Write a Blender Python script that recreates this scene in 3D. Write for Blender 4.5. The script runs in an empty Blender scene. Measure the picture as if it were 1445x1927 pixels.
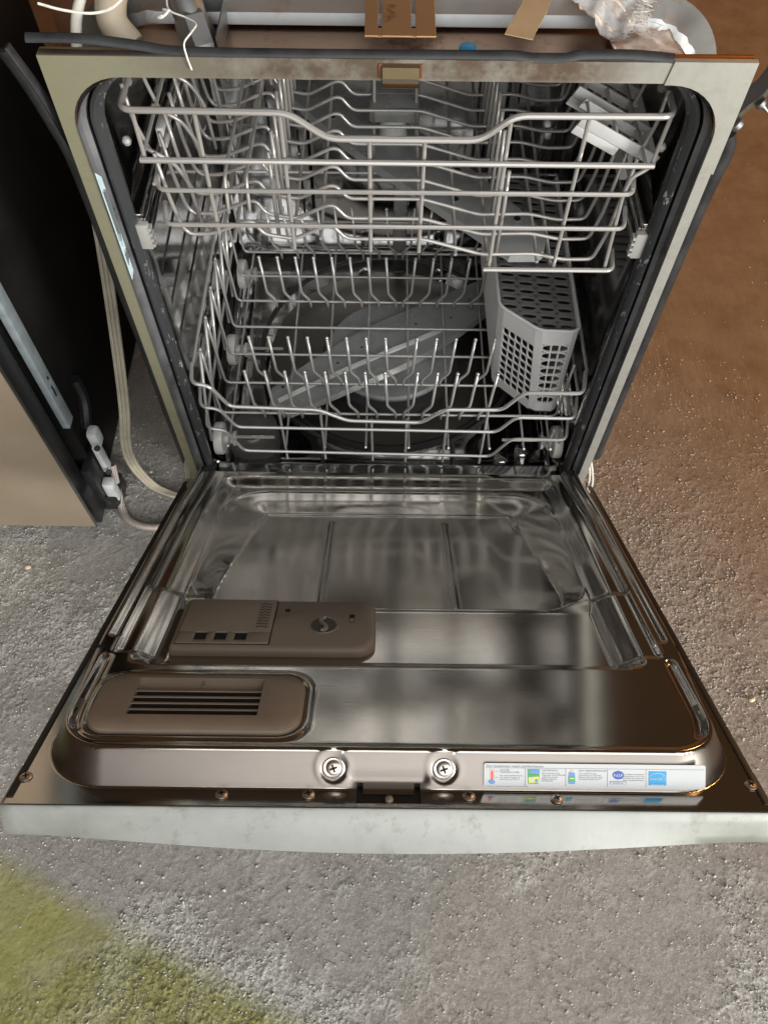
import bpy, bmesh, math, random
import numpy as np
from mathutils import Vector, Matrix
random.seed(7); rng = np.random.default_rng(11)
S = bpy.context.scene
COL = S.collection
PI = math.pi

# ------------------------------------------------------------------ camera
CAM = Vector((-0.0070, -0.6633, 1.0190))
yaw, pit, rol = math.radians(0.15), math.radians(59.52), math.radians(0.77)
fwd = Vector((math.sin(yaw)*math.cos(pit), math.cos(yaw)*math.cos(pit), -math.sin(pit)))
r0 = Vector((math.cos(yaw), -math.sin(yaw), 0)); u0 = r0.cross(fwd)
rgt = r0*math.cos(rol) + u0*math.sin(rol); upv = -r0*math.sin(rol) + u0*math.cos(rol)
cd = bpy.data.cameras.new('camera'); cam = bpy.data.objects.new('camera', cd); COL.objects.link(cam)
cam.matrix_world = Matrix(((rgt.x, upv.x, -fwd.x, CAM.x), (rgt.y, upv.y, -fwd.y, CAM.y), (rgt.z, upv.z, -fwd.z, CAM.z), (0, 0, 0, 1)))
cd.sensor_fit = 'VERTICAL'; cd.sensor_height = 24.0; cd.lens = 24.0*1500/1927
cd.clip_start = 0.02; cd.clip_end = 200
S.camera = cam

# ------------------------------------------------------------------ light
W = bpy.data.worlds.new('World'); S.world = W; W.use_nodes = True
bg = W.node_tree.nodes['Background']; bg.inputs[0].default_value = (0.70, 0.40, 0.22, 1); bg.inputs[1].default_value = 0.10
def area(name, loc, target, sx, sy, power, color, spread=PI):
    l = bpy.data.lights.new(name, 'AREA'); l.shape = 'RECTANGLE'; l.size = sx; l.size_y = sy
    l.energy = power; l.color = color; l.spread = spread
    o = bpy.data.objects.new(name, l); COL.objects.link(o)
    o.location = loc; o.rotation_euler = (Vector(target)-Vector(loc)).to_track_quat('-Z', 'Y').to_euler()
    return o
area('doorway_daylight', (2.0, -3.1, 2.45), (1.3, 0.0, 0.9), 6.4, 5.2, 305, (0.97, 0.985, 0.985))
area('added_rake_lamp', (3.1, -2.9, 1.0), (0.1, -0.2, 0.1), 0.8, 0.8, 140, (1.0, 0.97, 0.90))  # added lamp for raking contrast on the floor, not a separate source
area('back_lamp', (2.4, 2.6, 2.3), (0.9, 0.7, -0.1), 0.5, 0.5, 26, (1.0, 0.50, 0.16))
S.view_settings.view_transform = 'Standard'; S.view_settings.look = 'None'
S.view_settings.exposure = 0.0; S.view_settings.gamma = 1.0

# ------------------------------------------------------------------ materials
class NT:
    def __init__(s, name):
        s.m = bpy.data.materials.new(name); s.m.use_nodes = True; s.t = s.m.node_tree
        s.b = s.t.nodes['Principled BSDF']
    def n(s, ty, **kw):
        x = s.t.nodes.new(ty)
        for k, v in kw.items():
            if k.startswith('i_'):
                key = k[2:]; key = int(key) if key.isdigit() else key.replace('_', ' ')
                x.inputs[key].default_value = v
            else: setattr(x, k, v)
        return x
    def l(s, a, b): s.t.links.new(a, b)
    def ramp(s, src, stops, interp='LINEAR'):
        r = s.n('ShaderNodeValToRGB'); r.color_ramp.interpolation = interp
        e = r.color_ramp.elements
        while len(e) < len(stops): e.new(0.5)
        for el, (p, c) in zip(e, stops):
            el.position = p; el.color = (c if isinstance(c, tuple) else (c, c, c)) + (1,)
        s.l(src, r.inputs[0]); return r.outputs[0]
    def coords(s, scale=(1, 1, 1), kind='Object'):
        c = s.n('ShaderNodeTexCoord'); mp = s.n('ShaderNodeMapping'); mp.inputs['Scale'].default_value = scale
        s.l(c.outputs[kind], mp.inputs[0]); return mp.outputs[0]
    def noise(s, vec, scale, detail=4, rough=0.55):
        x = s.n('ShaderNodeTexNoise', i_Scale=scale, i_Detail=detail, i_Roughness=rough); s.l(vec, x.inputs['Vector']); return x.outputs['Fac']
    def mix(s, fac, a, b):
        x = s.n('ShaderNodeMix', data_type='RGBA')
        for v, i in ((fac, 0), (a, 6), (b, 7)):
            if hasattr(v, 'links'): s.l(v, x.inputs[i])
            else: x.inputs[i].default_value = v if i == 0 else tuple(v)+(1,)
        return x.outputs[2]
    def math(s, op, a, b=0.0, clamp=False):
        x = s.n('ShaderNodeMath', operation=op); x.use_clamp = clamp
        for v, i in ((a, 0), (b, 1)):
            if hasattr(v, 'links'): s.l(v, x.inputs[i])
            else: x.inputs[i].default_value = v
        return x.outputs[0]
    def bump(s, h, strength, dist, prev=None):
        x = s.n('ShaderNodeBump', i_Strength=strength, i_Distance=dist); s.l(h, x.inputs['Height'])
        if prev is not None: s.l(prev, x.inputs['Normal'])
        s.l(x.outputs[0], s.b.inputs['Normal']); return x.outputs[0]
    def set(s, color=None, metal=None, rough=None):
        for k, v in (('Base Color', color), ('Metallic', metal), ('Roughness', rough)):
            if v is None: continue
            if hasattr(v, 'links'): s.l(v, s.b.inputs[k])
            else: s.b.inputs[k].default_value = (tuple(v)+(1,)) if k == 'Base Color' else v

def steel(name, col=(0.56, 0.54, 0.51), r=(0.2, 0.36), stretch=(3, 60, 60), bumpn=0.06, wav=0.0, smudge=0.25, dirt=None, aniso=0.0):
    t = NT(name); v = t.coords(stretch); g = t.noise(v, 14, 5, 0.6)
    v2 = t.coords((1, 1, 1)); s2 = t.noise(v2, 9, 4, 0.6)
    rr = t.n('ShaderNodeMapRange'); rr.inputs['To Min'].default_value = r[0]; rr.inputs['To Max'].default_value = r[1]
    mixv = t.math('ADD', t.math('MULTIPLY', g, 1-smudge), t.math('MULTIPLY', s2, smudge)); t.l(mixv, rr.inputs[0])
    c = t.mix(t.ramp(s2, [(0.35, 0.0), (0.7, 1.0)]), tuple(x*0.86 for x in col), col)
    if dirt: c = t.mix(t.ramp(t.noise(v2, dirt[1], 6, 0.7), [(dirt[2], 0.0), (dirt[2]+0.12, 1.0)]), c, dirt[0])
    t.set(c, 1.0, rr.outputs[0])
    if aniso:
        t.b.inputs['Anisotropic'].default_value = aniso; cx = t.n('ShaderNodeCombineXYZ', i_X=1.0); t.l(cx.outputs[0], t.b.inputs['Tangent'])
    nb = t.bump(g, bumpn, 0.001)
    if wav: t.bump(t.noise(v2, 5, 2, 0.4), wav, 0.02, nb)
    return t.m
def plain(name, col, rough=0.5, metal=0.0, var=0.12, scale=30, bump=0.0, bscale=200, spec=None):
    t = NT(name); v = t.coords(); s = t.noise(v, scale, 5, 0.6)
    c = t.mix(t.ramp(s, [(0.3, 0.0), (0.7, 1.0)]), tuple(x*(1-var) for x in col), tuple(min(1, x*(1+var)) for x in col))
    t.set(c, metal, t.math('ADD', t.math('MULTIPLY', s, 0.25), rough-0.125))
    if bump: t.bump(t.noise(v, bscale, 3), bump, 0.001)
    if spec is not None: t.b.inputs['Specular IOR Level'].default_value = spec
    return t.m

M = {}
M['door_steel'] = steel('door_steel', (0.50, 0.468, 0.425), (0.08, 0.15), (2, 70, 70), 0.03, 0.05, 0.25, ((0.60, 0.57, 0.53), 110, 0.70), aniso=0.7)
M['tub_steel'] = steel('tub_steel', (0.56, 0.555, 0.55), (0.05, 0.14), (4, 4, 40), 0.015, 0.12)
M['worn_steel'] = steel('worn_steel', (0.27, 0.24, 0.215), (0.30, 0.46), (3, 40, 40), 0.05, 0.12, 0.5, ((0.50, 0.48, 0.45), 55, 0.70))
M['shell_steel'] = steel('shell_steel', (0.56, 0.37, 0.26), (0.20, 0.40), (2, 30, 30), 0.05, 0.25, 0.5, ((0.20, 0.09, 0.05), 14, 0.50))
M['galv'] = steel('galvanised', (0.33, 0.335, 0.335), (0.40, 0.60), (9, 9, 9), 0.08, 0.1, 0.6, ((0.26, 0.22, 0.17), 16, 0.56))
M['screw'] = steel('screw_steel', (0.74, 0.66, 0.60), (0.28, 0.48), (30, 30, 30), 0.1, 0, 0.5, ((0.32, 0.19, 0.12), 200, 0.60))
M['washer'] = steel('washer_steel', (0.72, 0.70, 0.66), (0.25, 0.45), (30, 30, 30), 0.1, 0, 0.5, ((0.42, 0.26, 0.17), 190, 0.60))
M['panel'] = None
def frame_mat():
    t = NT('frame_steel'); v = t.coords(); c = t.n('ShaderNodeTexCoord'); x = t.n('ShaderNodeSeparateXYZ'); t.l(c.outputs['Object'], x.inputs[0])
    base = t.ramp(t.math('ADD', t.math('MULTIPLY', x.outputs[0], 1.5), 0.5), [(0.0, (0.36, 0.345, 0.235)), (0.12, (0.37, 0.355, 0.255)), (0.30, (0.37, 0.355, 0.31)), (0.75, (0.41, 0.405, 0.375)), (1.0, (0.46, 0.46, 0.43))])
    n1 = t.noise(v, 22, 7, 0.72); n2 = t.noise(v, 60, 5, 0.7)
    top = t.math('GREATER_THAN', x.outputs[2], 0.60-0.0)
    mid = t.ramp(t.math('ADD', t.math('MULTIPLY', x.outputs[0], 1.5), 0.5), [(0.12, 0.0), (0.34, 0.9), (0.72, 1.0), (0.86, 0.0)])
    st = t.math('MULTIPLY', t.ramp(n1, [(0.33, 0.10), (0.55, 1.0)]), mid)
    zz = t.n('ShaderNodeMapRange'); zz.inputs[1].default_value = 0.742; zz.inputs[2].default_value = 0.752; t.l(x.outputs[2], zz.inputs[0])
    st = t.math('MULTIPLY', st, zz.outputs[0])
    col = t.mix(st, base, (0.15, 0.105, 0.075))
    col = t.mix(t.math('MULTIPLY', t.ramp(n2, [(0.46, 0.0), (0.66, 1.0)]), 0.38), col, (0.27, 0.25, 0.205))
    t.set(col, 0.62, t.math('ADD', t.math('MULTIPLY', n2, 0.3), 0.36)); t.bump(n2, 0.06, 0.001); return t.m
M['frame'] = frame_mat()
def panel_mat():
    t = NT('panel_steel'); v = t.coords((6, 60, 60)); g = t.noise(v, 12, 5); v2 = t.coords(); s = t.noise(v2, 12, 6, 0.7); sp = t.noise(v2, 40, 6, 0.75)
    c = t.mix(t.ramp(s, [(0.35, 0.0), (0.65, 1.0)]), (0.285, 0.296, 0.276), (0.36, 0.37, 0.35))
    c = t.mix(t.ramp(sp, [(0.56, 0.0), (0.70, 0.8)]), c, (0.22, 0.22, 0.18))
    t.set(c, 0.5, t.math('ADD', t.math('MULTIPLY', s, 0.25), 0.36)); t.bump(g, 0.03, 0.001); return t.m
M['panel'] = panel_mat()
M['nb_panel'] = steel('neighbour_panel_steel', (0.43, 0.345, 0.255), (0.34, 0.50), (1.2, 120, 120), 0.08, 0.03, 0.15); M['nb_panel'].node_tree.nodes['Principled BSDF'].inputs['Metallic'].default_value = 0.45
M['wire'] = plain('grey_nylon_wire', (0.42, 0.40, 0.38), 0.22, 0.35, 0.05, 15)
M['wire_low'] = plain('grey_nylon_wire_low', (0.43, 0.425, 0.41), 0.22, 0.35, 0.05, 15)
M['grey_plastic'] = plain('grey_plastic', (0.53, 0.53, 0.52), 0.38, 0, 0.06, 25)
M['pale_plastic'] = plain('pale_plastic', (0.34, 0.335, 0.315), 0.4, 0, 0.06, 25)
M['arm_plastic'] = plain('arm_plastic', (0.27, 0.275, 0.273), 0.28, 0, 0.10, 18)
M['dark_plastic'] = plain('dark_plastic', (0.03, 0.03, 0.031), 0.4, 0, 0.2, 30)
M['taupe'] = plain('taupe_plastic', (0.245, 0.194, 0.148), 0.46, 0, 0.08, 30, 0.06, 900)
M['taupe_dark'] = plain('taupe_dark_plastic', (0.06, 0.05, 0.041), 0.5, 0, 0.1, 30)
M['black'] = plain('black_void', (0.006, 0.006, 0.006), 0.7, 0, 0.1)
M['rubber'] = plain('black_rubber', (0.022, 0.023, 0.025), 0.48, 0, 0.45, 35, 0.12, 300)
M['mat_black'] = plain('black_mat', (0.010, 0.0095, 0.009), 0.8, 0, 0.5, 8, 0.15, 120, 0.15)
def scuffed():
    t = NT('scuffed_black'); v = t.coords((1, 1, 0.5)); n = t.noise(v, 60, 7, 0.75); k = t.noise(v, 7, 4, 0.6)
    w = t.math('MULTIPLY', t.ramp(n, [(0.58, 0.0), (0.68, 1.0)]), t.ramp(k, [(0.48, 0.0), (0.64, 0.8)]))
    t.set(t.mix(w, (0.014, 0.014, 0.015), (0.30, 0.32, 0.33)), 0.0, 0.36); t.bump(n, 0.25, 0.002); return t.m
M['scuffed'] = scuffed()
M['roller'] = plain('white_roller', (0.62, 0.61, 0.58), 0.42, 0, 0.06)
M['cord'] = plain('ribbon_cord', (0.37, 0.335, 0.26), 0.4, 0, 0.25, 18)
M['white_wire'] = plain('white_wire', (0.72, 0.70, 0.62), 0.5, 0, 0.1)
M['string'] = plain('string', (0.76, 0.74, 0.68), 0.9, 0, 0.15, 200)
M['tape'] = plain('tape', (0.56, 0.40, 0.24), 0.55, 0, 0.12, 30)
M['bronze'] = steel('bronze_steel', (0.56, 0.33, 0.17), (0.25, 0.42), (30, 3, 3), 0.05, 0.1, 0.5, ((0.17, 0.09, 0.05), 55, 0.60))
M['bronze'].node_tree.nodes['Principled BSDF'].inputs['Metallic'].default_value = 0.6
M['tongue'] = steel('tongue_steel', (0.62, 0.50, 0.36), (0.22, 0.38), (30, 3, 3), 0.05, 0, 0.4)
M['orange'] = steel('reflected_orange_steel', (0.78, 0.32, 0.08), (0.25, 0.45), (10, 3, 3), 0.06, 0.1, 0.5)  # steel with orange reflected light painted in as base colour
M['fluff'] = plain('fluff', (0.80, 0.77, 0.72), 0.95, 0, 0.12, 40)
M['hose_beige'] = plain('beige_hose', (0.47, 0.40, 0.30), 0.6, 0, 0.2, 20)
M['brown_box'] = plain('brown_board', (0.36, 0.17, 0.09), 0.8, 0, 0.2, 12)
M['white'] = plain('label_white', (0.53, 0.55, 0.56), 0.4, 0, 0.03, 20)
M['pale_blue'] = plain('label_pale_blue', (0.58, 0.74, 0.78), 0.45, 0, 0.10, 90)
M['ink'] = plain('ink_grey', (0.16, 0.17, 0.18), 0.6, 0, 0.0)
M['red'] = plain('ink_red', (0.62, 0.06, 0.03), 0.5, 0, 0.0)
M['pink'] = plain('ink_pink', (0.75, 0.42, 0.36), 0.5, 0, 0.0)
M['blue'] = plain('ink_blue', (0.03, 0.10, 0.42), 0.5, 0, 0.0)
M['midblue'] = plain('ink_mid_blue', (0.10, 0.28, 0.62), 0.5, 0, 0.0)
M['cyan'] = plain('ink_cyan', (0.01, 0.30, 0.62), 0.5, 0, 0.0)
M['green'] = plain('ink_green', (0.06, 0.36, 0.10), 0.5, 0, 0.0)
M['yellow'] = plain('ink_yellow', (0.70, 0.66, 0.10), 0.5, 0, 0.0)
M['pebble'] = plain('pale_pebble', (0.62, 0.50, 0.32), 0.8, 0, 0.2, 80)
def braid_mat():
    t = NT('braided_hose'); v = t.coords()
    w = t.n('ShaderNodeTexWave', i_Scale=120.0, i_Distortion=0.6); t.l(v, w.inputs['Vector'])
    t.set(t.mix(w.outputs['Fac'], (0.30, 0.24, 0.21), (0.58, 0.52, 0.48)), 0.35, 0.4); t.bump(w.outputs['Fac'], 0.4, 0.001); return t.m
M['braid'] = braid_mat()
def mesh_plate():
    t = NT('perforated_steel'); v = t.coords()
    x = t.n('ShaderNodeTexVoronoi', i_Scale=330.0, i_Randomness=0.15); t.l(v, x.inputs['Vector'])
    h = t.ramp(x.outputs['Distance'], [(0.30, 0.0), (0.42, 1.0)])
    t.set(t.mix(h, (0.012, 0.011, 0.010), (0.20, 0.185, 0.165)), h, 0.4); t.bump(h, 0.4, 0.001); return t.m
M['filter'] = mesh_plate()
def q0(t, X, Y): return t.math('ADD', t.math('MULTIPLY', X, 0.62), t.math('MULTIPLY', Y, 0.78))
def floor_mat():
    t = NT('floor_concrete'); v = t.coords(); v.node.inputs['Location'].default_value = (7.37, 3.91, 0.63); c = t.n('ShaderNodeTexCoord'); x = t.n('ShaderNodeSeparateXYZ'); t.l(c.outputs['Object'], x.inputs[0])
    X, Y = x.outputs[0], x.outputs[1]
    n0 = t.noise(v, 3.2, 5, 0.6); n1 = t.noise(v, 14, 7, 0.7); n2 = t.noise(v, 150, 8, 0.75); n3 = t.noise(v, 420, 4, 0.7)
    at = t.n('ShaderNodeAttribute', attribute_name='grit'); grit = at.outputs['Fac']
    base = t.mix(t.ramp(n1, [(0.30, 0.0), (0.70, 1.0)]), (0.185, 0.175, 0.162), (0.315, 0.300, 0.280))
    base = t.mix(t.ramp(n2, [(0.38, 0.0), (0.66, 0.45)]), base, (0.33, 0.317, 0.30))
    base = t.mix(t.ramp(n0, [(0.42, 0.0), (0.60, 0.22)]), base, (0.27, 0.235, 0.195))
    pa = t.n('ShaderNodeAttribute', attribute_name='patch'); pm = t.math('ADD', t.math('MULTIPLY', pa.outputs['Fac'], 0.92), 0.05)
    fq = t.math('ADD', q0(t, X, Y), 0.0); fade = t.ramp(fq, [(0.20, 1.0), (0.85, 0.10)])
    g1 = t.ramp(t.noise(v, 300, 4, 0.75), [(0.55, 0.0), (0.61, 1.0)]); g2 = t.ramp(t.noise(v, 170, 6, 0.8), [(0.56, 0.0), (0.62, 1.0)])
    fg = t.math('MULTIPLY', t.math('MULTIPLY', t.math('MAXIMUM', g1, g2), pm), fade)
    base = t.mix(t.math('MULTIPLY', t.math('MAXIMUM', grit, fg), 0.80), base, (0.56, 0.535, 0.50))
    base = t.mix(t.ramp(t.math('MULTIPLY', pm, t.ramp(n1, [(0.3, 0.55), (0.6, 1.0)])), [(0.28, 0.0), (0.66, 0.85)]), base, (0.47, 0.458, 0.43))
    f5 = t.noise(v, 520, 3, 0.8); f4 = t.noise(v, 240, 5, 0.8)
    fl = t.math('MULTIPLY', t.math('MAXIMUM', t.ramp(f5, [(0.58, 0.0), (0.62, 1.0)]), t.ramp(f4, [(0.585, 0.0), (0.615, 1.0)])), t.math('MULTIPLY', t.math('ADD', t.math('MULTIPLY', pm, 0.75), 0.25), fade))
    base = t.mix(t.math('MULTIPLY', fl, 0.85), base, (0.62, 0.60, 0.565))
    dk = t.math('MULTIPLY', t.math('MAXIMUM', t.ramp(f5, [(0.39, 1.0), (0.43, 0.0)]), t.ramp(f4, [(0.385, 1.0), (0.42, 0.0)])), t.math('MULTIPLY', t.math('ADD', t.math('MULTIPLY', pm, 0.65), 0.2), fade))
    base = t.mix(t.math('MULTIPLY', dk, 0.5), base, (0.085, 0.078, 0.07))
    pits = t.ramp(t.noise(v, 75, 3, 0.6), [(0.24, 1.0), (0.30, 0.0)])
    base = t.mix(t.math('MULTIPLY', pits, 0.18), base, (0.09, 0.08, 0.07))
    # warm light painted into the floor colour, browner towards the back right
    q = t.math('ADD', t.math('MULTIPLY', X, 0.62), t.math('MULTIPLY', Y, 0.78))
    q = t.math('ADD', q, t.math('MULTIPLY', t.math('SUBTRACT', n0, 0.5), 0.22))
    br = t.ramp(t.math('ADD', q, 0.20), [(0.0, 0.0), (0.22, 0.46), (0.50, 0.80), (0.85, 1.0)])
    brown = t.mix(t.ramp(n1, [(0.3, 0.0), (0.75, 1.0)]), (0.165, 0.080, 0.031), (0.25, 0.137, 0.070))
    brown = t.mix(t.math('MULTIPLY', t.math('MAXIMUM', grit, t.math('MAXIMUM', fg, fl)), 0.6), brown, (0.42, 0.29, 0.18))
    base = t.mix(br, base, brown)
    # lime-green paint, lower left; edge runs diagonally
    e = t.math('ADD', t.math('ADD', t.math('MULTIPLY', X, 0.404), t.math('MULTIPLY', Y, 0.915)), 0.6905)
    e = t.math('ADD', e, t.math('MULTIPLY', t.math('SUBTRACT', n2, 0.5), 0.035))
    gm = t.n('ShaderNodeMapRange'); gm.inputs[1].default_value = 0.016; gm.inputs[2].default_value = -0.016; t.l(e, gm.inputs[0])
    worn = t.ramp(t.math('ADD', t.math('MULTIPLY', n1, 0.6), t.math('MULTIPLY', t.noise(v, 9, 3), 0.45)), [(0.46, 0.92), (0.64, 0.55)])
    gcol = t.mix(t.ramp(t.math('ADD', t.math('MULTIPLY', n2, 0.45), t.math('MULTIPLY', n1, 0.55)), [(0.36, 0.0), (0.60, 1.0)]), (0.215, 0.215, 0.060), (0.335, 0.330, 0.120))
    base = t.mix(t.math('MULTIPLY', gm.outputs[0], worn), base, gcol)
    t.set(base, 0.0, 0.82); t.b.inputs['Specular IOR Level'].default_value = 0.25
    b = t.bump(n2, 0.10, 0.003); b = t.bump(fg, 0.8, 0.0014, b); t.bump(t.math('MULTIPLY', n3, t.math('ADD', pm, 0.25)), 0.45, 0.0015, b); return t.m
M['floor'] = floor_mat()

# ------------------------------------------------------------------ mesh helpers
def wloc(o):
    v = Vector((0, 0, 0))
    while o is not None: v += o.location; o = o.parent
    return v
def mesh_data(name, V, F, mats, smooth=True, fm=None, sharp=None):
    me = bpy.data.meshes.new(name); me.from_pydata([tuple(v) for v in V], [], [tuple(f) for f in F])
    for m in (mats if isinstance(mats, (list, tuple)) else [mats]): me.materials.append(m)
    if fm is not None: me.polygons.foreach_set('material_index', np.asarray(fm, dtype=np.int32))
    me.polygons.foreach_set('use_smooth', np.full(len(me.polygons), smooth))
    me.update()
    if smooth and sharp: me.set_sharp_from_angle(angle=math.radians(sharp))
    return me
def obj(name, V, F, mats, parent=None, smooth=True, fm=None, sharp=40):
    V = np.asarray(V, dtype=float)
    if parent is not None: V = V - np.array(wloc(parent))
    o = bpy.data.objects.new(name, mesh_data(name, V, F, mats, smooth, fm, sharp)); COL.objects.link(o); o.parent = parent
    return o
def inst(name, me, parent, loc, rot=None):
    o = bpy.data.objects.new(name, me); COL.objects.link(o); o.parent = parent
    o.location = Vector(loc) - wloc(parent) if parent is not None else loc
    if rot is not None: o.rotation_euler = rot
    return o
def tag(o, label, cat, group=None, kind=None):
    if label: o['label'] = label
    if cat: o['category'] = cat
    if group: o['group'] = group
    if kind: o['kind'] = kind
    return o
def thing(name, loc, label, cat, group=None):
    o = bpy.data.objects.new(name, None); COL.objects.link(o); o.location = loc; o.empty_display_size = 0.05
    return tag(o, label, cat, group)
class MB:
    """collects simple shapes into one mesh"""
    def __init__(s): s.V = []; s.F = []; s.m = []
    def add(s, V, F, mi=0):
        k = len(s.V); s.V += [tuple(v) for v in V]; s.F += [tuple(i+k for i in f) for f in F]; s.m += [mi]*len(F); return s
    def box(s, x0, x1, y0, y1, z0, z1, b=0.0, mi=0, T=None):
        bm = bmesh.new(); bmesh.ops.create_cube(bm, size=1)
        for v in bm.verts: v.co = Vector((x0+(v.co.x+.5)*(x1-x0), y0+(v.co.y+.5)*(y1-y0), z0+(v.co.z+.5)*(z1-z0)))
        if b: bmesh.ops.bevel(bm, geom=bm.edges[:], offset=b, segments=2, affect='EDGES', profile=0.5)
        bm.verts.index_update(); V = [v.co.copy() for v in bm.verts]; F = [[v.index for v in f.verts] for f in bm.faces]; bm.free()
        if T: V = [T(*v) for v in V]
        return s.add(V, F, mi)
    def loft(s, loops, closed=True, cap0=False, cap1=False, mi=0, T=None):
        n = len(loops[0]); V = [p for L in loops for p in L]; F = []
        for i in range(len(loops)-1):
            for j in range(n if closed else n-1):
                a, b = i*n+j, i*n+(j+1) % n; F.append((a, b, b+n, a+n))
        if cap0: F.append(tuple(range(n))[::-1])
        if cap1: F.append(tuple(range((len(loops)-1)*n, len(loops)*n)))
        if T: V = [T(*v) for v in V]
        return s.add(V, F, mi)
    def lathe(s, prof, c, axis=(0, 0, 1), seg=24, cap0=True, cap1=True, mi=0):
        ax = Vector(axis).normalized(); a = ax.orthogonal().normalized(); b = ax.cross(a); c = Vector(c)
        return s.loft([[c+ax*h+(a*math.cos(2*PI*k/seg)+b*math.sin(2*PI*k/seg))*r for k in range(seg)] for r, h in prof], True, cap0, cap1, mi)
    def tube(s, pts, r, fillet=0.0, seg=8, closed=False, mi=0, flat=None):
        s.add(*tube_geo(pts, r, fillet, seg, closed, flat), mi); return s
    def build(s, name, mats, parent=None, smooth=True, sharp=40): return obj(name, s.V, s.F, mats, parent, smooth, s.m, sharp)
def fillet_path(pts, rad, k=4):
    P = [Vector(p) for p in pts]; out = [P[0]]
    for a, b, c in zip(P, P[1:], P[2:]):
        d1, d2 = (a-b), (c-b); l = min(rad, d1.length*.45, d2.length*.45)
        if d1.angle(d2) > PI-0.02 or l < 1e-5: out.append(b); continue
        p, q = b+d1.normalized()*l, b+d2.normalized()*l
        for i in range(k+1):
            t = i/k; out.append(p*(1-t)**2+b*2*t*(1-t)+q*t*t)
    return out+[P[-1]]
def smooth_path(pts, n=8):
    P = [Vector(p) for p in pts]; P = [P[0]*2-P[1]]+P+[P[-1]*2-P[-2]]; out = []
    for i in range(1, len(P)-2):
        for k in range(n):
            t = k/n; a, b, c, d = P[i-1:i+3]
            out.append(0.5*((2*b)+(c-a)*t+(2*a-5*b+4*c-d)*t*t+(3*b-a-3*c+d)*t**3))
    return out+[P[-2]]
def tube_geo(pts, r, fillet=0.0, seg=8, closed=False, flat=None):
    P = fillet_path(pts, fillet) if fillet else [Vector(p) for p in pts]
    n = len(P); T = []
    for i in range(n):
        a = P[(i-1) % n] if (closed or i > 0) else P[i]; b = P[(i+1) % n] if (closed or i < n-1) else P[i]
        T.append((b-a).normalized())
    N = T[0].orthogonal().normalized()
    if flat is not None: N = (Vector(flat[1])-T[0]*T[0].dot(Vector(flat[1]))).normalized()
    V = []; rr = r if callable(r) else (lambda t: r)
    for i in range(n):
        N = (N-T[i]*N.dot(T[i])).normalized(); B = T[i].cross(N); q = rr(i/max(1, n-1))
        for k in range(seg):
            a = 2*PI*k/seg; w = flat[0] if flat is not None else 1.0
            V.append(P[i]+N*math.cos(a)*q*w+B*math.sin(a)*q)
    F = []
    for i in range(n if closed else n-1):
        for k in range(seg):
            a, b = i*seg+k, i*seg+(k+1) % seg; c, d = ((i+1) % n)*seg+k, ((i+1) % n)*seg+(k+1) % seg
            F.append((a, b, d, c))
    if not closed: F += [tuple(range(seg))[::-1], tuple(range((n-1)*seg, n*seg))]
    return V, F
def wire(name, pts, r, mat, parent, fillet=0.0, seg=8, closed=False, **kw):
    if name.endswith(('_wire', '_rail')) and not callable(r): r *= 0.92
    V, F = tube_geo(pts, r, fillet, seg, closed, **kw); return obj(name, V, F, mat, parent)
def rrect(x0, x1, y0, y1, rad, n=6):
    r = rad if isinstance(rad, (tuple, list)) else (rad,)*4   # bl br tr tl
    out = []
    for (cx, cy, a0, q) in ((x0+r[0], y0+r[0], PI, r[0]), (x1-r[1], y0+r[1], 1.5*PI, r[1]), (x1-r[2], y1-r[2], 0, r[2]), (x0+r[3], y1-r[3], .5*PI, r[3])):
        for k in range(n+1):
            a = a0+.5*PI*k/n; out.append((cx+q*math.cos(a), cy+q*math.sin(a)))
    return out
def text_geo(body, size, align='LEFT'):
    cu = bpy.data.curves.new('t', 'FONT'); cu.body = body; cu.size = size; cu.align_x = align; cu.resolution_u = 2
    o = bpy.data.objects.new('t', cu); COL.objects.link(o)
    dg = bpy.context.evaluated_depsgraph_get(); dg.update(); me = bpy.data.meshes.new_from_object(o.evaluated_get(dg))
    V = [tuple(v.co) for v in me.vertices]; F = [tuple(p.vertices) for p in me.polygons]
    bpy.data.objects.remove(o); bpy.data.curves.remove(cu); bpy.data.meshes.remove(me); return V, F

# ------------------------------------------------------------------ floor (setting)
ZF = -0.13
def vnoise(x, y, sc, seed):
    g = np.random.default_rng(seed).random((512, 512)); u, v = x*sc, y*sc
    i, j = np.floor(u).astype(int), np.floor(v).astype(int); a, b = u-i, v-j
    a = a*a*(3-2*a); b = b*b*(3-2*b); i &= 511; j &= 511; i1, j1 = (i+1) & 511, (j+1) & 511
    return g[i, j]*(1-a)*(1-b)+g[i1, j]*a*(1-b)+g[i, j1]*(1-a)*b+g[i1, j1]*a*b
def patch_field(x, y):
    a, t, h = 1.0, 0.0, 0.0
    wx = x+0.03*vnoise(x, y, 18, 81); wy = y+0.03*vnoise(x, y, 18, 82)
    for k in range(5): h = h+a*vnoise(wx*(1+.11*k)+.37*k, wy*(1+.11*k)+.19*k, 4.2*2.1**k, 90+k); t += a; a *= 0.66
    h = h/t+0.07*np.exp(-((x+0.47)**2+(y+0.22)**2)/0.03)
    return 0.16+0.84*np.clip((h-0.40)/0.25, 0, 1)
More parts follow.
